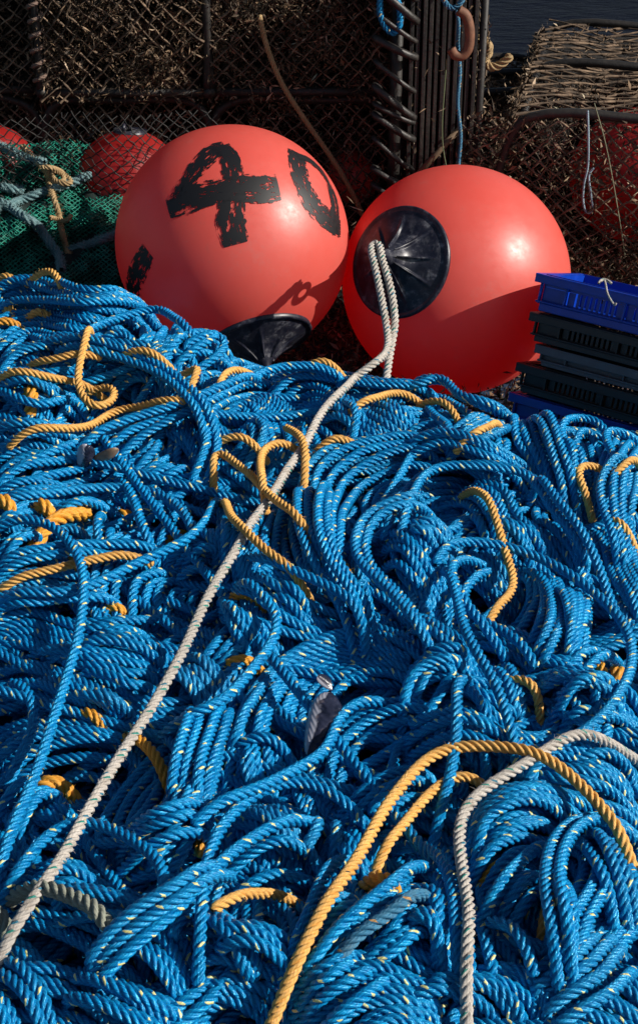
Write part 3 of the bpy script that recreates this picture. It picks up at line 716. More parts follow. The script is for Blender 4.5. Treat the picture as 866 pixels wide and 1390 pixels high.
# ------------------------------------------------------------------ buoys
def buoy_material(name, base, shade2):
    m, nt, b = mat(name); g = G(nt)
    n1 = g.noise(g.coord(), 7, 5, .6); n2 = g.noise(g.coord(), 60, 5, .7)
    mp = g.n('ShaderNodeMapping'); mp.inputs['Scale'].default_value = (9, 90, 60); mp.inputs['Rotation'].default_value = (.3, .5, .7); g.l(g.coord(), mp.inputs['Vector'])
    n3 = g.noise(mp.outputs[0], 1.5, 3, .6)
    c = g.ramp(n1, [(.3, base), (.75, shade2)])
    c = g.mix(g.ramp(n2, [(.58, 0.0), (.76, .40)]), c, (.60, .17, .13)); c = g.mix(g.ramp(g.noise(g.coord(), 16, 6, .75), [(.60, 0.0), (.72, .30)]), c, (.62, .30, .26))
    c = g.mix(g.ramp(n3, [(.68, 0.0), (.76, .25)]), c, (.80, .30, .24))
    g.l(c, b.inputs['Base Color'])
    g.l(g.ramp(n2, [(.3, .34), (.8, .54)]), b.inputs['Roughness'])
    tl = g.n('ShaderNodeBsdfTranslucent'); tl.inputs[0].default_value = (.95, .012, .02, 1)       # thin vinyl skin lets the sun glow through
    mx = g.n('ShaderNodeMixShader'); mx.inputs[0].default_value = .38; out = nt.nodes['Material Output']; g.l(b.outputs[0], mx.inputs[1]); g.l(tl.outputs[0], mx.inputs[2]); g.l(mx.outputs[0], out.inputs[0])
    b.inputs['Specular IOR Level'].default_value = .85
    g.l(g.bump(g.noise(g.coord(), 120, 4, .6), .14, .0008), b.inputs['Normal'])
    return m
M_BUOY = buoy_material('buoy_vinyl', (.88, .125, .092), (.90, .17, .135))
M_BUOY2 = buoy_material('shaded_buoy_vinyl', (.33, .012, .010), (.40, .02, .018))  # shade on the small buoys is put into this deeper red
m_cap, nt, b = mat('buoy_cap'); g = G(nt)
cn = g.noise(g.coord(), 55, 6, .7)
mp = g.n('ShaderNodeMapping'); mp.inputs['Scale'].default_value = (40, 40, 9); mp.inputs['Rotation'].default_value = (.9, .4, .8); g.l(g.coord(), mp.inputs['Vector'])
cc = g.ramp(cn, [(.40, (.005, .006, .015)), (.56, (.022, .023, .036)), (.72, (.20, .20, .22))])
cc = g.mix(g.ramp(g.noise(mp.outputs[0], 1.4, 5, .75), [(.52, 0.0), (.75, .5)]), cc, (.16, .16, .18))
g.l(cc, b.inputs['Base Color']); b.inputs['Roughness'].default_value = .38
g.l(g.bump(cn, .25, .001), b.inputs['Normal'])
def buoy(C, R, d, apex, label, m_body, cap_r=.088, big=True, up=None, group=None, ridges=9):
    """inflated vinyl buoy: sphere drawn towards its pole, black end cap with webs rising to the eye"""
    d = unit(d); root = empty('buoy', tuple(C)); setp(root, label, 'buoy', group)
    a = unit(np.cross(d, [0, 0, 1.0])); e = np.cross(d, a)
    nu, nvv = (96, 64) if big else (40, 26)
    th = np.linspace(0, PI, nvv+1); ph = np.arange(nu)*2*PI/nu
    rr = R*(1+.012*np.cos(th)**3)
    V = [(rr[i]*math.cos(th[i])*d+rr[i]*math.sin(th[i])*(math.cos(p)*a+math.sin(p)*e)) for i in range(1, nvv) for p in ph]
    V = [rr[0]*d]+V+[-rr[-1]*d]
    F = [(0, 1+(j+1) % nu, 1+j) for j in range(nu)]
    for i in range(nvv-2):
        for j in range(nu):
            q0 = 1+i*nu; F.append((q0+j, q0+(j+1) % nu, q0+nu+(j+1) % nu, q0+nu+j))
    q0 = 1+(nvv-2)*nu; F += [(q0+j, q0+(j+1) % nu, len(V)-1) for j in range(nu)]
    np_mesh('body', np.array(V), F, m_body, root)
    # cap
    tc = math.asin(cap_r/R); ap = np.asarray(apex)-np.asarray(C)
    nr, na = (44, 180) if big else (14, 48)
    V = []; pole = d*(R*1.012)
    for i in range(nr+1):
        s = i/nr                                   # 0 centre .. 1 rim
        t = tc*s; lift = .0026+(.0030 if .91 < s < .985 else 0)
        if s == 1: lift = -.0005
        for j in range(na):
            p = j*2*PI/na
            P0 = (R*1.012+lift)*(math.cos(t)*d+math.sin(t)*(math.cos(p)*a+math.sin(p)*e))
            k = 1-s
            sad = max(0, math.cos(ridges*p+.6*math.sin(2*p)))**14
            w = max(0, (k-.05)/.95)**5.0*.80+sad*max(0, (k-.10)/.90)**2.0*.42*(1-max(0, k)**4)
            if k > .86: w = .80*max(0,(k-.05)/.95)**5+.0
            w = min(w, .86)
            # neck keeps some girth
            rad = (math.cos(p)*a+math.sin(p)*e)
            V.append(P0+(ap-pole)*w+rad*(.0045*(k**3) if k > .3 else 0))
    F = [(i*na+j, (i+1)*na+j, (i+1)*na+(j+1) % na, i*na+(j+1) % na) for i in range(nr) for j in range(na)]
    cap = np_mesh('end_cap', np.array(V), F, m_cap, root)
    # eye lug
    ax = unit(ap-pole); sd = unit(np.cross(ax, [0, 0, 1.0])); er = .010 if big else .006
    tt = np.linspace(0, 2*PI, 28); cen = ap-ax*.002
    ring = np.array([cen+er*(math.cos(t)*ax+math.sin(t)*np.cross(ax, sd)) for t in tt])
    mb = MB(); mb.tube(ring, .0042 if big else .003, 8, cap=False); mb.build('eye', m_cap, root)
    return root
CR = np.array([.229, 2.437, .190]); RB = .190
APR = CAM+ray(513, 343)*2.345
b_r = buoy(CR, RB, cam2w([-.575, .045, .817]), APR, 'orange red inflated buoy whose black cap faces the camera, with a white rope tied on', M_BUOY, group='large round orange buoys')
CL = np.array([-.141, 2.406, .267]); dl = cam2w([.255, -.93, .26])
b_l = buoy(CL, RB, dl, CL+unit(dl)*.236, 'orange red inflated buoy with a black hand painted 40, its black tip pointing down', M_BUOY, group='large round orange buoys', cap_r=.086)

# brush painted number: strokes of black paint on the skin of the left buoy
m_paint, nt, b = mat('black_paint'); g = G(nt)
X = g.sep(g.attr('st').outputs['Vector'])
st = g.noise(g.comb(g.math('MULTIPLY', X[0], 90.0), g.math('MULTIPLY', X[1], 9.0), X[2]), 1.0, 4, .65)
blot = g.noise(g.comb(g.math('MULTIPLY', X[0], 45.0), g.math('MULTIPLY', X[1], 2.2), X[2]), 1.0, 4, .6)
edge = g.math('ABSOLUTE', X[1])
cov = g.math('SUBTRACT', 1.12, g.math('POWER', edge, 4.0))
cov = g.math('ADD', cov, g.math('MULTIPLY', g.math('SUBTRACT', st, .5), 3.4))
cov = g.math('SUBTRACT', cov, g.math('MULTIPLY', g.math('SUBTRACT', blot, .50), 5.0))
cov = g.math('GREATER_THAN', cov, .52)
b.inputs['Base Color'].default_value = (.006, .006, .007, 1); b.inputs['Roughness'].default_value = .5; g.l(cov, b.inputs['Alpha'])
def on_sphere(pp, C, R):
    r = ray(pp[:, 0], pp[:, 1]); r /= np.linalg.norm(r, axis=1)[:, None]; oc = CAM-C
    bq = r@oc; cq = oc@oc-R*R; disc = np.maximum(bq*bq-cq, 0); t = -bq-np.sqrt(disc); return CAM+r*t[:, None]
def stroke_set(name, strokes):
    V = []; F = []; A = []; n0 = 0
    for k, (s, wdt) in enumerate(strokes):
        a = np.array([float(v) for v in s.split()]).reshape(-1, 2)
        a = np.c_[130+a[:, 0]/2.34, 150+a[:, 1]/2.34]
        P = resample(on_sphere(resample(catmull(a), n=60), CL, RB+.0007), n=70)
        P = resample(gsm(P, 2), n=70); T = np.gradient(P, axis=0); T /= np.linalg.norm(T, axis=1)[:, None]
        Nn = P-CL; Nn /= np.linalg.norm(Nn, axis=1)[:, None]; S = np.cross(T, Nn)
        L = np.r_[0, np.cumsum(np.linalg.norm(np.diff(P, axis=0), axis=1))]
        wd = np.broadcast_to(np.interp(np.linspace(0, 1, 70), np.linspace(0, 1, len(wdt)), wdt)/2.34/158*RB/2*1.12, (70,))
        rad = RB*1.0+.0009+.0003*k
        for i in range(70):
            for v in np.linspace(-1, 1, 15):
                q = P[i]+S[i]*wd[i]*v-CL; q = q/np.linalg.norm(q)
                u = q@unit(dl); q = q*(RB*(1+.012*u**3)+.0007+.0003*k)
                V.append(q+CL); A.append((L[i], v, 3.7*k+(5 if name == 'digit_zero' else 0)))
        for i in range(69):
            for j in range(14): F.append((n0+i*15+j, n0+i*15+j+1, n0+(i+1)*15+j+1, n0+(i+1)*15+j))
        n0 = len(V)
    o = np_mesh(name, np.array(V)-CL, np.array(F), m_paint, b_l, True, {'st': ('FLOAT_VECTOR', np.array(A))}); return o
stroke_set('painted_digit', [('412 118 375 128 330 172 296 222 268 268 246 302', (66, 70, 66, 58, 54, 50)), ('398 112 425 150 436 215 432 300 432 360 448 425', (48, 58, 62, 78, 84, 72)), ('230 312 300 278 380 262 460 250 530 246 582 246', (60, 88, 84, 84, 90, 84))])
stroke_set('painted_digit', [('638 132 645 185 668 255 700 310 745 352 778 378', (56, 68, 72, 76, 70, 56)), ('640 142 688 165 726 205 750 258 762 315 756 372', (32, 38, 36, 44, 56, 60))])
stroke_set('painted_mark', [('168 448 142 490 122 540 112 590', (60, 76, 76, 60))])

# ------------------------------------------------------------------ white rope through the eye of the right buoy
PWi = [i for i, w_ in enumerate(W) if w_[5] == 'rope' and w_[0] == 'white_rope' and 'tied' in w_[4]][0]
wp = W[PWi][1]
hang = np.array([CAM+ray(*p[:2])*p[2] for p in [
 (524, 520, 2.20), (526, 503, 2.21), (531, 470, 2.235), (536, 440, 2.25), (533, 405, 2.265), (526, 375, 2.285), (519, 352, 2.305), (516, 336, 2.322), (511, 329, 2.337), (505, 331, 2.335), (504, 340, 2.322),
 (508, 358, 2.30), (514, 385, 2.28), (520, 415, 2.262), (525, 445, 2.245), (527, 465, 2.225), (523, 480, 2.20), (512, 490, 2.17)]])
full = catmull(np.vstack([hang, wp[6::40][:1], ]), 16)
full = np.vstack([full, wp[8:]])
full = gsm(resample(full, ds=.003), 2.2)
full[:, 2] += 0
W[PWi] = (W[PWi][0], full) + W[PWi][2:]

# ------------------------------------------------------------------ fish boxes
def box_mat(name, col, rough=.35, trans=0.0, emis=None):
    m, nt, b = mat(name); g = G(nt)
    n1 = g.noise(g.coord(), 40, 5, .7)
    c = g.ramp(n1, [(.35, tuple(x*.8 for x in col)), (.62, col), (.85, tuple(min(1, x*1.25+.012) for x in col))])
    g.l(c, b.inputs['Base Color']); b.inputs['Roughness'].default_value = rough
    b.inputs['Transmission Weight'].default_value = 0
    if trans:
        b.inputs['Subsurface Weight'].default_value = trans; b.inputs['Subsurface Radius'].default_value = (.004, .006, .03); b.inputs['Subsurface Scale'].default_value = 1
    g.l(g.bump(g.noise(g.coord(), 200, 3), .15, .0005), b.inputs['Normal'])
    return m
MB_BLUE = box_mat('blue_plastic', (.004, .045, .40), .3); MB_BLACK = box_mat('black_plastic', (.012, .012, .014), .4); MB_GREY = box_mat('clouded_plastic', (.085, .095, .115), .35)
def tray(z0, h, m, label, dx=0, dy=0, yaw=0, slots=True, L=.46, Wd=.150):
    Mt = Matrix.Translation((.341, 2.212, .291)) @ Matrix.Rotation(math.radians(-35), 4, 'Z') @ Matrix.Rotation(math.radians(-18), 4, 'X')
    Mt = Mt @ Matrix.Translation((dx, dy, z0-.289)) @ Matrix.Rotation(math.radians(yaw), 4, 'Z')
    root = empty('fish_box'); root.matrix_world = Mt; root.location, root.rotation_euler = Mt.to_translation(), Mt.to_euler(); setp(root, label, 'fish box', 'plastic fish boxes in the stack')
    t = .0028
    body = MB(); body.box((L/2, Wd/2, .004), (L-.012, Wd-.012, .005))
    hs0, hs1 = h*.30, h*.66
    for fy, sg in ((0.004, 1), (Wd-.004, -1)):
        if not slots: body.box((L/2, fy, h/2), (L-.004, t, h-.004)); continue
        body.box((L/2, fy, hs0/2+.001), (L-.006, t, hs0)); body.box((L/2, fy, (hs1+h)/2), (L-.006, t, h-hs1-.001))
        x = .008; panels = [(.004, .042, 0)]; x = .046
        while x < L-.06: panels.append((x, x+.090, 1)); x += .096
        panels.append((x, L-.004, 0))
        for p0, p1, sl in panels:
            if not sl or p1 > L-.02: body.box(((p0+p1)/2, fy, (hs0+hs1)/2), (max(.002, p1-p0), t*.98, hs1-hs0)); continue
            n = 11; st_ = (p1-p0)/n
            body.box((p0+.003, fy, (hs0+hs1)/2), (.006, t*.98, hs1-hs0)); body.box((p1-.003, fy, (hs0+hs1)/2), (.006, t*.98, hs1-hs0))
            for k in range(1, n): body.box((p0+k*st_, fy, (hs0+hs1)/2), (st_*.52, t*.98, hs1-hs0))
    for fx in (.004, L-.004): body.box((fx, Wd/2, h/2), (t, Wd-.01, h-.004))
    body.build('tray_body', m, root, smooth=False)
    rim = MB()
    for fy, s_ in ((-.004, 1), (Wd+.004, 1)): rim.box((L/2, fy, h-.0035), (L+.018, .010, .004)); rim.box((L/2, fy-.0045*(1 if fy < 0 else -1), h-.009), (L+.018, .0018, .011))
    for fx in (-.005, L+.005): rim.box((fx, Wd/2, h-.0033), (.010, Wd+.016, .0042))
    rim.build('rim', m, root, smooth=False, bevel=.0008)
    fl = MB(); fl.box((L/2, -.0015, h*.14), (L-.010, .009, h*.20)); fl.box((L/2, -.003, h*.27), (L+.004, .010, .003)); fl.build('foot_rail', m, root, smooth=False, bevel=.001)
    for x in [.0015]+[.043+.096*k for k in range(5)]:
        if x < L-.01: rb = MB(); rb.box((x, -.0012, h*.58), (.0022, .008, h*.72)); rb.build('stiffening_rib', m, root, smooth=False)
    return root
tray(.052, .050, MB_BLUE, 'dark blue fish box at the bottom of the stack, resting on the quay', dx=-.002, dy=0, yaw=1)
tray(.104, .046, MB_BLACK, 'black fish box second from the bottom of the stack, below the clouded grey one', dx=0, dy=-.001, yaw=-1)
tray(.151, .033, MB_GREY, 'clouded grey plastic box between the two black fish boxes', dx=.022, dy=.004, slots=False, L=.42, Wd=.14)
tray(.185, .045, MB_BLACK, 'black fish box just under the top blue one', dx=.004, dy=-.001)
tray(.231, .058, MB_BLUE, 'bright blue fish box on top of the stack with a white cord on its rim', dx=0, dy=0, yaw=.5)
kn = np.array([CAM+ray(*p[:2])*p[2] for p in [(812, 385, 2.19), (815, 381, 2.195), (820, 379.5, 2.2), (826, 382, 2.195), (829, 385, 2.19)]])
kn2 = np.array([CAM+ray(*p[:2])*p[2] for p in [(820, 380, 2.19), (822, 388, 2.178), (824, 398, 2.176), (829, 408, 2.176), (834, 414, 2.176), (836, 411, 2.174)]])
cr = empty('cord', (0, 0, 0)); setp(cr, 'short white cord knotted over the rim of the top blue fish box', 'cord')
rope_obj('loop', catmull(kn), .0024, M_WHITE, cr, m_lobe=3); rope_obj('tail', catmull(kn2), .0016, M_WHITE, cr, m_lobe=3)

# ------------------------------------------------------------------ creels
M_TWINE, nt, b = mat('creel_twine'); g = G(nt)
tn = g.noise(g.coord(), 38, 5, .7)
g.l(g.ramp(tn, [(.34, (.03, .021, .014)), (.50, (.11, .073, .046)), (.66, (.28, .19, .12)), (.82, (.46, .34, .24))]), b.inputs['Base Color']); b.inputs['Roughness'].default_value = .85
M_TWINE2 = simple('black_twine', (.02, .018, .016), .7, col2=(.008, .008, .008), scale=60)
M_RUBBER, nt, b = mat('black_rubber'); g = G(nt)
mp = g.n('ShaderNodeMapping'); mp.inputs['Scale'].default_value = (90, 90, 8); g.l(g.coord(), mp.inputs['Vector'])
g.l(g.ramp(g.noise(mp.outputs[0], 1.2, 5, .7), [(.4, (.010, .009, .009)), (.62, (.03, .026, .023)), (.8, (.10, .08, .065))]), b.inputs['Base Color']); b.inputs['Roughness'].default_value = .5
g.l(g.bump(g.noise(g.coord(), 150, 4), .5, .002), b.inputs['Normal'])
m_weed, nt, b = mat('dried_weed'); g = G(nt)
wc = g.attr('tone').outputs['Fac']
g.l(g.ramp(wc, [(.0, (.02, .013, .007)), (.38, (.08, .05, .026)), (.66, (.25, .16, .09)), (.88, (.52, .39, .27)), (1.0, (.10, .24, .16))]), b.inputs['Base Color']); b.inputs['Roughness'].default_value = .75
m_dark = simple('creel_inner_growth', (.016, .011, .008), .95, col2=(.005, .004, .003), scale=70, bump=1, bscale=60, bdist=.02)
def warp(P, amp, seed):
    q = P*1.0; a = seed
    return P+amp*np.stack([np.sin(P[:, 2]*23+a)+np.sin(P[:, 0]*41+P[:, 2]*17+a*2), np.sin(P[:, 0]*19+a*3)+np.sin(P[:, 2]*37+P[:, 1]*11+a), np.sin(P[:, 0]*29+a*1.7)+np.sin(P[:, 1]*31+P[:, 2]*13+a*.6)], 1)
def net_lines(f, U, Vv, cu, cv, r, k=3, warp_amp=.004, seed=1.0, jit=.0012, breaks=0):
    """diamond mesh over the patch f(u,v), u in 0..U metres, v in 0..V metres"""
    VV = []; FF = []; n0 = 0; sl = cv/cu
    for sgn in (1, -1):
        span = Vv/sl
        c0 = -span if sgn > 0 else 0; c1 = U if sgn > 0 else U+span
        c = c0+cu*.5
        while c < c1:
            v = np.arange(0, Vv+1e-6, cv/3); u = c+sgn*v/sl
            # knots pull the strands sideways
            ok = (u >= 0) & (u <= U)
            u = u[ok]; v2 = v[ok]
            if len(u) > 3:
                P = f(u, v2); P = warp(P, warp_amp, seed)+rng.normal(0, jit, (len(u), 3))
                rad = r*(1+.5*(np.arange(len(u)) % 3 == 0))*rng.uniform(.7, 1.35, len(u))
                a, b2 = tube_np(P, rad, k); VV.append(a); FF.append(b2+n0); n0 += len(a)
            c += cu
    return np.vstack(VV), np.vstack(FF)
def plane_f(o, eu, ev, bulge=0, nrm=(0, -1, 0), U=1, V=1):
    o, eu, ev, nrm = (np.asarray(x, float) for x in (o, eu, ev, nrm))
    return lambda u, v: o+u[:, None]*eu+v[:, None]*ev+nrm*(bulge*np.sin(np.clip(u/U, 0, 1)*PI)*np.sin(np.clip(v/V, 0, 1)*PI))[:, None]
def leaves(P, n_, size, seed=0):
    n = len(P); d = rng.normal(0, 1, (n, 3)); d /= np.linalg.norm(d, axis=1)[:, None]; s = np.cross(d, rng.normal(0, 1, (n, 3))); s /= np.linalg.norm(s, axis=1)[:, None]
    l = size*rng.uniform(.35, 1.4, (n, 1)); w_ = l*rng.uniform(.08, .5, (n, 1)); bend = rng.normal(0, .5, (n, 3))*l
    V = np.stack([P-d*l/2, P-s*w_/2+bend*.3, P+s*w_/2+bend*.3, P+d*l/2+bend], 1).reshape(-1, 3)
    k = np.arange(n)[:, None]*4; F = np.concatenate([k+np.array([[0, 1, 2]]), k+np.array([[1, 3, 2]])])
    tone = np.repeat(rng.beta(1.3, 2.2, n), 4); return V, F, tone
def weed(pts, size, parent, name='dried_weed'):
    V, F, tone = leaves(pts, 0, size)
    o = np_mesh(name, V, F, m_weed, parent, False, {'tone': ('FLOAT', tone)}); o['kind'] = 'stuff'; return o
M_HOSE = simple('wrapped_frame', (.022, .018, .015), .6, col2=(.009, .008, .007), scale=50, bump=.5)
M_WRAP = rope_mat('pinkish_lashing', (.26, .17, .13), (.10, .06, .045), (.42, .30, .24), rough=.85)
def creel(loc, yaw, w_, d_, h, label, cells=(.03, .03), seed=1.0, front=True, top=True, nweed=5000, twine=None, wrap=False, interior=True, wsize=.009, side_tilt=0.0, bars=True, group='netted creels stacked behind the buoys', topweed=1.0, topcells=None):
    twine = twine or M_TWINE
    root = empty('lobster_creel', loc, (0, 0, yaw)); setp(root, label, 'creel', group)
    # frame: base rectangle, three hoops, top rails
    fr = MB()
    t0 = side_tilt
    def hoop(y):
        return catmull(np.array([(0, y, .01), (0+t0*.5, y, h*.5), (t0, y, h-.03), (t0+.03, y, h), (w_*.5, y, h+.006), (w_-.03, y, h), (w_, y, h-.03), (w_, y, h*.5), (w_, y, .01)]), 6)
    for y in (0, d_*.5, d_): fr.tube(warp(hoop(y), .0015, seed), .0085, 7)
    for x in (0, w_): fr.tube(np.array([(x, -.01, .012), (x, d_*.5, .012), (x, d_+.01, .012)]), .009, 7)
    for x in (t0+.012, w_-.012): fr.tube(np.array([(x, -.005, h-.012), (x, d_*.5, h-.010), (x, d_+.005, h-.012)]), .0075, 7)
    for y in (0, d_): fr.tube(np.array([(0, y, .012), (w_/2, y, .012), (w_, y, .012)]), .009, 7)
    fr.build('frame', M_HOSE, root)
    sl = MB(); n = 6
    for k in range(n): sl.box(((k+.5)*w_/n, d_/2, .016), (w_/n*.45, d_, .008))
    sl.build('base_slats', M_RUBBER, root, smooth=False)
    faces = []
    if front: faces.append((plane_f((.0, -.004, .0), (1, 0, 0), (0, 0, 1), .012, (0, -1, 0), w_, h), w_, h))
    if top: faces.append((plane_f((t0, 0, h+.004), (1, 0, 0), (0, 1, 0), -.012, (0, 0, 1), w_-t0, d_), w_-t0, d_))
    nz = (-h, 0, t0)
    Ls = math.hypot(h, t0); faces.append((plane_f((-.004, 0, 0), (0, 1, 0), (t0/Ls, 0, h/Ls), .006, (-1, 0, 0), d_, Ls), d_, Ls))
    faces.append((plane_f((w_+.004, 0, 0), (0, 1, 0), (0, 0, 1), .01, (1, 0, 0), d_, h), d_, h))
    VV = []; FF = []; n0 = 0
    for k, (f, U, Vv) in enumerate(faces):
        cc_ = topcells if (topcells and k == 1) else cells; a, b2 = net_lines(f, U, Vv, cc_[0], cc_[1], .0019 if topcells and k == 1 else .0016, 3, .004, seed+k); VV.append(a); FF.append(b2+n0); n0 += len(a)
    # inner dividing net
    a, b2 = net_lines(plane_f((0, d_*.18, 0), (1, 0, 0), (0, .1, 1), .05, (0, -1, 0), w_, h*.95), w_, h*.95, cells[0]*1.1, cells[1]*1.1, .0013, 3, .008, seed+9); VV.append(a); FF.append(b2+n0)
    np_mesh('netting', np.vstack(VV), np.vstack(FF), twine, root)
    # growth caught on the front and side meshes and hanging inside
    pts = []
    for fi, (f, U, Vv) in enumerate(faces):
        k = int(nweed*2.4*(topweed if top and fi == 1 else 1))
        u = rng.uniform(0, U, k); v = rng.uniform(0, Vv, k)
        dens = .5+.5*np.sin(u*31+seed*3)*np.sin(v*27+seed*5)+.35*np.sin(u*73+v*61)
        sel = rng.uniform(0, 1, k) < np.clip(dens, .08, 1); P = f(u[sel], v[sel]); pts.append(P+rng.normal(0, .005, P.shape))
    if interior:
        k = nweed*3; P = rng.uniform(0, 1, (k, 3))*[w_, d_*.45, h]+[0, .01, 0]
        dens = .5+.5*np.sin(P[:, 0]*25+seed)*np.sin(P[:, 2]*29+seed*2)*np.sin(P[:, 1]*33+1); P = P[rng.uniform(0, 1, k) < np.clip(dens, .05, 1)]; pts.append(P)
    weed(np.vstack(pts), wsize, root)
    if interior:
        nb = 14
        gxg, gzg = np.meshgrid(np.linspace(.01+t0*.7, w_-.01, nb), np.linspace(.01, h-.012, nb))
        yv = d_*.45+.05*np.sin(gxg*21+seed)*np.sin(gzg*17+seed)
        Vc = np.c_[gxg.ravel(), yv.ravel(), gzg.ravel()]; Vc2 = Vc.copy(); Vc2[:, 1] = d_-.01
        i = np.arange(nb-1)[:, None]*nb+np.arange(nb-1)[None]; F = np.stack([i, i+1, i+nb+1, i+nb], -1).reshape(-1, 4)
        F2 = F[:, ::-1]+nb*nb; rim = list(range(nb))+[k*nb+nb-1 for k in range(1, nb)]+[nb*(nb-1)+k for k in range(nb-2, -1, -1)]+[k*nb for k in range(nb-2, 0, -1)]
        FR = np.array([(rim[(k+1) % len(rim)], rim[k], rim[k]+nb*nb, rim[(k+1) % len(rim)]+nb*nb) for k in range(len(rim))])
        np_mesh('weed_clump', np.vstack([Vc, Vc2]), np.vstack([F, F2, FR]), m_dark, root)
    if wrap:
        t = np.linspace(0, h/.030*2*PI, int(h/.030*20)); P = np.c_[.0+.0115*np.cos(t), .0+.0115*np.sin(t), np.linspace(.02, h-.03, len(t))]
        rope_obj('lashing', P, .0042, M_WRAP, root, m_lobe=3)
    return root
YC = 2.86
creel((-.985, YC+.02, .0), 0, .46, .5, .37, 'netted creel low at far left behind the green net', seed=2.1, nweed=2500)
creel((-.985, YC, .385), 0.02, .47, .5, .40, 'netted creel stacked at the top left corner of the picture', seed=3.3, nweed=4500)
creel((-.508, YC+.01, .0), 0, .30, .5, .37, 'brown netted creel at ground level behind the small red buoys', seed=4.2, nweed=3000)
creel((-.508, YC-.015, .385), 0, .305, .5, .40, 'brown netted creel at upper left with a spiral lashed corner post', seed=5.7, nweed=6500, wrap=True)
creel((-.196, YC+.01, .0), 0, .335, .5, .37, 'brown netted creel at ground level behind the two big buoys', seed=6.4, nweed=4500)
creel((-.198, YC-.01, .385), 0, .335, .5, .40, 'brown netted creel above and between the two big buoys, crossed by a tan rope', seed=7.9, nweed=7500)
# right hand creel, its netted top seen from above
creel((.255, 2.72, .0), -.20, .80, .70, .395, 'low wide creel at the right with a flat netted top seen from above', cells=(.032, .026), seed=8.8, nweed=8000, side_tilt=.09, wsize=.011, group=None, topweed=.28, topcells=(.075, .038))
creel((.26, 3.10, .0), .0, .22, .28, .325, 'dark netted creel standing behind, between the slatted base and the wide creel', seed=9.6, nweed=3000)
# creel stood on end: slatted rubber base turned to the camera
root = empty('lobster_creel', (.150, 2.765, 0), (0, 0, .12)); setp(root, 'creel standing on end with its dark slatted base towards the camera, between both buoys', 'creel')
sl = MB(); wS, hS = .135, .66; n = 11
for k in range(n): sl.box((.006+(k+.5)*(wS-.01)/n, .0+.002*math.sin(k*2.3), hS/2), ((wS-.01)/n*.66, .010, hS))
sl.build('base_slats', M_RUBBER, root, smooth=False, bevel=.0012)
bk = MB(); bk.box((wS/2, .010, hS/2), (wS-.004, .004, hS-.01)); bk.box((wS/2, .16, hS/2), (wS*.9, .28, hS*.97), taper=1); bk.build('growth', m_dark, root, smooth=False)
fr = MB()
for x in (-.012, wS+.006): fr.tube(np.array([(x, .0, 0), (x-.002, .0, hS*.5), (x, .0, hS+.02)]), .011 if x < 0 else .007, 8)
fr.tube(np.array([(-.012, 0, hS+.02), (wS*.5, 0, hS+.028), (wS+.006, 0, hS+.02)]), .011, 8)
fr.build('frame', M_HOSE, root)
wr = MB()
for k, z in enumerate([.12, .16, .235, .265, .31, .36, .385, .405, .45, .50, .535, .575, .60, .62]):
    t = np.linspace(-.6, PI+.9, 18); tilt = -.035-.01*math.sin(k*1.9)
    P = np.c_[-.018+.036*np.cos(t)*1.0, -.012-.018*np.sin(t), z+tilt*np.cos(t)*.7]
    wr.tube(P, .0058+.0012*math.sin(k*3), 7)
wr.build('rubber_binding', M_RUBBER, root)
a, b2 = net_lines(plane_f((wS+.01, 0, 0), (0, 1, 0), (0, 0, 1), .01, (1, 0, 0), .35, hS), .35, hS, .03, .03, .0013, 3, .003, 3.0); np_mesh('netting', a, b2, M_TWINE, root)
P = rng.uniform(0, 1, (700, 3))*[wS+.05, .02, hS]+[-.03, -.02, 0]; P = P[rng.uniform(0, 1, 700) < .35]; weed(P, .009, root)

# loose weed and net scraps piled on the quay round the creels
P = np.c_[rng.uniform(-.7, .75, 42000), rng.uniform(2.25, 2.86, 42000), np.abs(rng.normal(0, .03, 42000))]
P = P[(P[:, 0] > -.15) | (rng.uniform(0, 1, len(P)) < .5)]
hl = lambda x, y: np.clip((y-2.40)/.2, .1, 1)*.05+.05*np.sin(x*9+1)*np.sin(y*11)+.10*np.exp(-((x-.33)/.10)**2-((y-2.74)/.07)**2)+.16*np.exp(-((x-.06)/.07)**2-((y-2.74)/.07)**2)
P[:, 2] += hl(P[:, 0], P[:, 1])*rng.uniform(.4, 1, len(P))
keep = (np.linalg.norm(P-CR, axis=1) > RB+.006) & (np.linalg.norm(P-CL, axis=1) > RB+.006)
V, F, tone = leaves(P[keep], 0, .014); o = np_mesh('dried_seaweed', V, F, m_weed, None, False, {'tone': ('FLOAT', tone)}); setp(o, 'brown dried seaweed and net scraps lying between buoys and creels', 'seaweed', kind='stuff')
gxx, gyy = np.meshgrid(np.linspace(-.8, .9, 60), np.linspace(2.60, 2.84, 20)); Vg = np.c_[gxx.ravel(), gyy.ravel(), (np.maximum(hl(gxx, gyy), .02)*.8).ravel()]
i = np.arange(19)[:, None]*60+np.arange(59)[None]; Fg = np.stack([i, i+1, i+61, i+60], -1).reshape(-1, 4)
ol = np_mesh('seaweed_bed', Vg, Fg, m_dark, o); ol['kind'] = 'stuff'

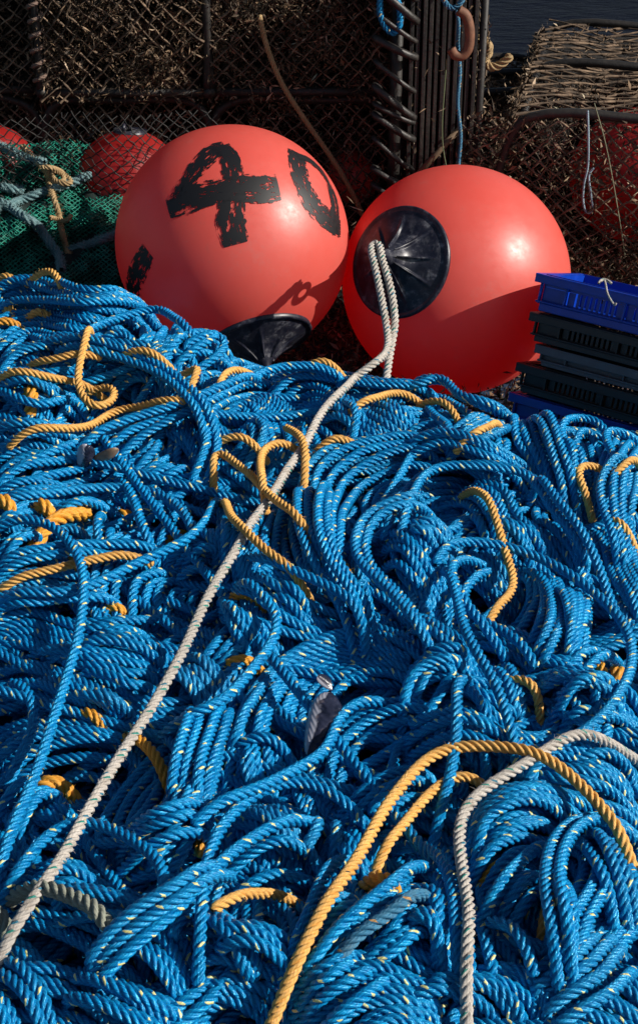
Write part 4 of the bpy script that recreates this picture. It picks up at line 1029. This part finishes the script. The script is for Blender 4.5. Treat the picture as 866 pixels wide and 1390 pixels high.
# small red buoys behind the netting
buoy(np.array([-.590, 2.755, .285]), .075, cam2w([.2, .2, -.8]), np.array([-.57, 2.84, .285]), 'small red buoy at the left edge behind black netting', M_BUOY2, cap_r=.02, big=False)
buoy(np.array([-.345, 2.735, .255]), .100, cam2w([.05, .75, .3]), np.array([-.342, 2.69, .375]), 'small red buoy under black netting left of the painted buoy', M_BUOY2, cap_r=.03, big=False)
buoy(np.array([.066, 2.915, .215]), .050, cam2w([.5, .5, .3]), np.array([.09, 2.91, .268]), 'small orange buoy showing in the gap between the two big buoys', M_BUOY, cap_r=.02, big=False)
buoy(np.array([.60, 2.86, .235]), .125, cam2w([.3, .9, .1]), np.array([.64, 2.86, .385]), 'small red buoy inside the right hand creel', M_BUOY2, cap_r=.03, big=False)

# black net thrown over the small buoys
def over(u, v):
    x = -.68+u; z = .19+v; y = 2.70-.10*np.exp(-((x+.345)/.11)**2)*np.exp(-((z-.33)/.12)**2)-.07*np.exp(-((x+.585)/.09)**2)-.02*np.sin(u*14)
    y = np.where(z > .40, y+(z-.40)*1.2, y); return np.c_[x, y, z]
a, b2 = net_lines(over, .50, .22, .020, .018, .0009, 3, .003, 4.4)
setp(np_mesh('black_net', a, b2, M_TWINE2), 'black diamond mesh net draped over the two small red buoys', 'net')

# green trawl net over a low creel at left
M_GREEN, nt, b = mat('green_twine'); g = G(nt)
g.l(g.ramp(g.noise(g.coord(), 40, 4), [(.3, (.003, .09, .062)), (.7, (.008, .27, .19))]), b.inputs['Base Color']); b.inputs['Roughness'].default_value = .55
def sheet(pxv, pyv, off=0.0):
    Y = 2.71-(pyv-190)/200*.27+.05*(pxv/190)+.026*np.sin(pxv*.045+1)*np.sin(pyv*.035)+.020*np.cos(pyv*.07+pxv*.02)+.012*np.sin(pxv*.085+pyv*.11)+.006*np.sin(pxv*.17-pyv*.06)
    Y = np.where(pxv > 140, Y+(pxv-140)*.0004, Y)+off
    r = ray(pxv, pyv); return CAM+r*(Y/r[:, 1])[:, None]
gn = empty('green_net', (0, 0, 0)); setp(gn, 'green fishing net with pale teal edge ropes heaped at the left above the blue rope', 'net')
def gsh(u, v):
    return sheet(-150+u*1000, 395-v*1000+.0*u)
a, b2 = net_lines(gsh, .375, .20, .0085, .0062, .00085, 3, .0015, 1.4, jit=.0006); np_mesh('mesh_panel', a, b2, M_GREEN, gn)
a, b2 = net_lines(lambda u, v: gsh(u, v)+[0, .014, -.004]+.006*np.sin(u*60)[:, None], .375, .20, .0105, .0075, .00085, 3, .004, 2.9, jit=.0006); np_mesh('mesh_panel', a, b2, M_GREEN, gn)
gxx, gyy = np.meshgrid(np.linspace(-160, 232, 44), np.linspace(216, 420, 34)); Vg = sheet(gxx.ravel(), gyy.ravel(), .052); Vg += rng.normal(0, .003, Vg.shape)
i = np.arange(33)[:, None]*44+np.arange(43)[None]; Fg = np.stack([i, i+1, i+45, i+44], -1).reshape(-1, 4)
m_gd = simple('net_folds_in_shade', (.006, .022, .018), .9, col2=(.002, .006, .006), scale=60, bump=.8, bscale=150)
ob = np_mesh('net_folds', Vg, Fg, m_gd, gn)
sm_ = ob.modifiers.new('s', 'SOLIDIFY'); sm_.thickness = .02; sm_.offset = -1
def cr_px(s, k=3.936, ox=0, oy=150):
    a = np.array([float(v) for v in s.split()]).reshape(-1, 2); return np.c_[ox+a[:, 0]/k, oy+a[:, 1]/k]
fzV = []; fzF = []; nf = 0
for s, rr in [('20 520 90 490 180 455 290 415 390 385 470 350 545 335 620 318 720 305 800 320', .0085), ('-100 470 0 488 60 515 110 555 170 590 225 640 270 710 320 780 330 850', .0085), ('-150 420 -60 405 20 405 80 425 130 425', .008), ('-80 150 0 185 60 215 110 240 170 262 240 275', .008), ('350 750 440 725 540 690 640 655', .007), ('-120 640 -40 560 0 500 30 505', .007)]:
    P = catmull(cr_px(s)); P = resample(sheet(P[:, 0], P[:, 1], -.022), ds=.004); P = gsm(P, 2.0)
    rope_obj('edge_rope', P, rr, M_TEAL, gn, m_lobe=4)
    a, b2 = fuzz_np(resample(P, ds=.003), rr, 900, .004, .0004); fzV.append(a); fzF.append(b2+nf); nf += len(a)
fz = np_mesh('rope_fibres', np.vstack(fzV), np.vstack(fzF), simple('teal_fibre', (.24, .38, .38), .9), gn, False); fz['kind'] = 'stuff'
# tan cord tied over the green net
tc_ = empty('hanging_rope', (0, 0, 0)); setp(tc_, 'frayed tan cord with a bulky knot hanging over the green net', 'cord')
def shp(s, off=-.022): 
    P = catmull(cr_px(s)); return gsm(resample(sheet(P[:, 0], P[:, 1], off), ds=.003), 1.5)
P1 = shp('115 185 165 235 215 285 250 330 268 400 290 470 312 540 325 600 340 680 368 770', -.026)
rope_obj('cord_run', P1, .0056, M_TAN, tc_, m_lobe=4)
rope_obj('knot', shp('240 300 290 310 340 335 385 385 330 390 285 360 275 320 320 330 350 370 300 385 262 350 250 310', -.034), .0050, M_TAN, tc_, m_lobe=4)
rope_obj('bow', shp('270 572 310 580 345 590 375 575 385 556', -.034), .0045, M_TAN, tc_, m_lobe=4)
a, b2 = fuzz_np(resample(P1, ds=.003), .005, 700, .006, .0003); fz = np_mesh('fibres', a, b2, simple('tan_fibre', (.45, .30, .14), .9), tc_, False); fz['kind'] = 'stuff'

# cords and scraps hanging on the creels
def hung(name, s, Y, R, m, label, cat='rope', n=None):
    P = gsm(resample(catmull(pxy(s, Y)), ds=.003), 1.5); o = rope_obj(name, P, R, m, m_lobe=4); setp(o, label, cat); return o
hung('tan_rope', '352 20 362 62 382 112 412 160 440 200 466 240 492 292 505 330', 2.825, .0052, M_TAN, 'tan rope slanting across the creel netting down to the gap between the two big buoys')
hung('blue_rope', '520 -40 516 -5 516 20 524 38 534 46 541 38 543 18 538 -8 540 -40', 2.735, .0062, M_BLUE, 'bright blue rope loop hanging from the top, left of the slatted creel base')
hung('blue_rope', '598 -20 604 4 613 12 622 8 628 -2 634 -20', 2.70, .0052, M_BLUE_WORN, 'pale blue rope loop at the top edge above the tan hose ring')
hung('teal_cord', '618 8 622 30 621 60 624 95 621 140 625 185 622 228 624 262', 2.705, .0036, M_BLUE_WORN, 'thin teal cord hanging beside the slatted creel base', 'cord')
ring = pxy('612 66 617 74 626 76 634 68 637 52 636 34 631 20 622 14', 2.69)
hr = MB(); hr.tube(catmull(ring), .0088, 12); setp(hr.build('hose_ring', simple('pink_hose', (.20, .085, .045), .7, scale=90, bump=.4)), 'curved pinkish tan hose piece hanging at the top right of the slatted creel', 'hose')
hung('brown_rope', '640 62 648 52 660 56 664 70 656 84 668 92 684 84 694 74', 2.80, .0085, M_TAN, 'thick frayed brown rope lump sticking up behind the teal cord')
hung('green_twine', '606 80 603 120 600 165 601 200 607 232 616 262', 2.70, .0011, simple('thin_green_twine', (.16, .20, .10), .7), 'very thin green twine hanging down the slatted creel base', 'twine')
lt = MB(); a_ = atY(562, 242, 2.70); b_ = atY(622, 176, 2.72); dd = b_-a_
lt.tube(np.array([a_, a_+dd*.5, b_]), .0055, 5); setp(lt.build('wooden_lath', simple('old_wood', (.14, .09, .05), .8, scale=80, bump=.5)), 'thin brown wooden lath leaning across the foot of the slatted creel base', 'lath')
hung('cord_loop', '797 150 798 190 797 228 792 250 791 275 796 290 803 288 801 262 799 235 806 228', 2.655, .0022, simple('blue_white_cord', (.30, .42, .50), .6), 'thin blue white cord loop hanging on the right hand creel', 'cord')
hung('green_line', '806 140 820 190 832 250 842 310 848 350', 2.64, .0012, simple('line', (.22, .24, .14), .6), 'thin pale line slanting down the front of the right hand creel', 'line')
for k in range(5):
    pass

# ------------------------------------------------------------------ mussel shells on the heap
m_shell, nt, b = mat('mussel_shell'); g = G(nt)
sx = g.sep(g.attr('sh').outputs['Vector'])
rings = g.math('SINE', g.math('MULTIPLY', sx[0], 70.0))
sc_ = g.ramp(g.noise(g.coord(), 90, 4), [(.35, (.006, .008, .018)), (.6, (.022, .026, .05)), (.8, (.12, .10, .11))])
refl_mask = g.math('ADD', sx[1], g.math('MULTIPLY', g.noise(g.coord(), 45, 4), 1.4))
sc_ = g.mix(g.ramp(refl_mask, [(.20, 1.0), (.34, 0.0)]), sc_, (.30, .31, .37))      # sky reflection painted as a bluish grey side
g.l(sc_, b.inputs['Base Color']); b.inputs['Roughness'].default_value = .16
g.l(g.bump(rings, .25, .0006), b.inputs['Normal'])
m_nacre, nt, b = mat('shell_inside'); g = G(nt)
g.l(g.ramp(g.noise(g.coord(), 60, 3), [(.35, (.10, .11, .17)), (.65, (.28, .28, .33))]), b.inputs['Base Color']); b.inputs['Roughness'].default_value = .25
m_hinge = simple('shell_brown', (.30, .20, .13), .5, scale=120)
def valve(parent, Mx, length, m, width=.46, dome=.22, inner=None):
    V = []; A = []; nu, nv = 28, 15
    for i in range(nu):
        u = i/(nu-1); wv_ = width*length*.5*(math.sin(PI*u**.75))**.62*(1 if u > 0 else 0)
        for j in range(nv):
            v = -1+2*j/(nv-1); z = dome*length*(1-v*v)**.6*math.sin(PI*min(1, u*.9+.05))**.7
            V.append(Mx @ Vector((u*length, v*wv_+.10*length*math.sin(PI*u*.8), z))); A.append((u+.25*v*v, v, 0))
    F = [(i*nv+j, (i+1)*nv+j, (i+1)*nv+j+1, i*nv+j+1) for i in range(nu-1) for j in range(nv-1)]
    o = np_mesh('valve', np.array([tuple(v) for v in V]), F, [m, inner or m], parent, True, {'sh': ('FLOAT_VECTOR', np.array(A))})
    s_ = o.modifiers.new('s', 'SOLIDIFY'); s_.thickness = .0012; s_.offset = -1; s_.material_offset = 1; return o
Hf = blur2(H, 3, 1)
def shell_at(pxx, pyy, lift, label):
    q = plan(np.array([[pxx, pyy]], float), blur2(H, 6, 2), .01)[0]; z = hs(blur2(H, 4, 2), q[:1], q[1:])[0]
    r_ = empty('mussel_shell', (q[0], q[1], z+lift)); setp(r_, label, 'mussel shell', 'mussel shells lying on the rope'); return r_
s1 = shell_at(436, 985, .012, 'dark glossy mussel shell with a pale upper flap in the middle of the blue rope')
cm = Matrix(((1, 0, 0), (0, SP, -CP), (0, CP, SP)))      # camera axes as world axes, used only to pose the shells
def pose(rx, ry, rz): return (cm @ Matrix.Rotation(rx, 3, 'X') @ Matrix.Rotation(ry, 3, 'Y') @ Matrix.Rotation(rz, 3, 'Z')).to_4x4()
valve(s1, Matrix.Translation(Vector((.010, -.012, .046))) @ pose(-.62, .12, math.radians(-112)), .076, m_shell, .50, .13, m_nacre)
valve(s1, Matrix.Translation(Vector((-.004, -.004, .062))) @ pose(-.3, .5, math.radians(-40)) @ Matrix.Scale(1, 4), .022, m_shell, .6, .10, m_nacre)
s2 = shell_at(128, 632, .008, 'opened mussel shell near the left, one valve upright and one brown valve flat')
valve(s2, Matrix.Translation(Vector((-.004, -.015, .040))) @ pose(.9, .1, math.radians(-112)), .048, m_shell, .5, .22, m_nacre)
valve(s2, Matrix.Translation(Vector((.034, -.015, .034))) @ pose(1.15, .1, math.radians(-150)), .046, m_hinge, .42, .16, m_nacre)

M_FW = simple('white_fibre', (.62, .58, .52), .8); M_FY = simple('yellow_fibre', (.80, .45, .12), .8); M_FB = simple('blue_fibre', (.01, .28, .55), .6)
hp = chain(deep)
heap = rope_obj('rope_heap', hp, R_B, M_BLUE, m_lobe=6, ring=R_B*.46)
setp(heap, 'tangled mass of blue rope turns with pale yellow flecks filling the foreground', 'rope heap', kind='stuff')
for (nm, P, R, m, lab, cat, grp) in W:
    o = rope_obj(nm, P, R, m); setp(o, lab, cat, grp)
    fm = {'white_rope': M_FW, 'yellow_rope': M_FY, 'orange_rope': M_FY, 'blue_rope': M_FB}.get(nm)
    if fm:
        L_ = np.linalg.norm(np.diff(P, axis=0), axis=1).sum()
        a, b2 = fuzz_np(resample(P, ds=.003), R, int(L_*(420 if nm != 'blue_rope' else 150)), .0035, .00016)
        f_ = np_mesh('fibres', a, b2, fm, o, False); f_['kind'] = 'stuff'
print('ROPE length heap', np.linalg.norm(np.diff(hp, axis=0), axis=1).sum(), 'named', len(W))
# added sheet deep inside, coloured dark for shade, closes the gaps down to the ground
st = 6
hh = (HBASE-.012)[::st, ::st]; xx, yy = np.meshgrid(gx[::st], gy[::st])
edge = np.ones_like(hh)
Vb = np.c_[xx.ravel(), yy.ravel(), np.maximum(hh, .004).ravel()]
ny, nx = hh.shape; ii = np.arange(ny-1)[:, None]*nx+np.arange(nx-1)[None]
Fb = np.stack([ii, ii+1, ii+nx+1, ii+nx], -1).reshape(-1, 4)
m_core, nt, b = mat('gap_shade_core'); g = G(nt)
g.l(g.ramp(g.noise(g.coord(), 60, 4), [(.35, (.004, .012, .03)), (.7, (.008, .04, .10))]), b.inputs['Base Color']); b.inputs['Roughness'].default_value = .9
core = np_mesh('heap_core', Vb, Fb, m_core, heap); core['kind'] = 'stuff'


# ------------------------------------------------------------------ camera, light, world
cd = bpy.data.cameras.new('camera'); co = bpy.data.objects.new('camera', cd); COL.objects.link(co)
co.location = (0, 0, CAM_Z); co.rotation_euler = (PI/2-PITCH, 0, 0)
cd.sensor_fit = 'VERTICAL'; cd.sensor_height = 36; cd.lens = FPX/1390*36; cd.clip_end = 500; cd.clip_start = .05
scene.camera = co
L = Vector((.82, -.19, .54)).normalized()
sd = bpy.data.lights.new('sun', 'SUN'); so = bpy.data.objects.new('sun', sd); COL.objects.link(so)
sd.energy = 5.0; sd.angle = math.radians(.5); sd.color = (1, .93, .84)
so.rotation_euler = (-L).to_track_quat('-Z', 'Y').to_euler(); so.location = L*6
w = bpy.data.worlds.new('World'); scene.world = w; w.use_nodes = True
nt = w.node_tree; sky = nt.nodes.new('ShaderNodeTexSky'); sky.sky_type = 'NISHITA'; sky.sun_disc = False
sky.sun_elevation = math.asin(L.z); sky.sun_rotation = math.atan2(L.x, L.y)
nt.links.new(sky.outputs[0], nt.nodes['Background'].inputs[0]); nt.nodes['Background'].inputs[1].default_value = .05
scene.view_settings.view_transform = 'Standard'; scene.view_settings.look = 'None'; scene.view_settings.exposure = .2
scene.cycles.max_bounces = 6
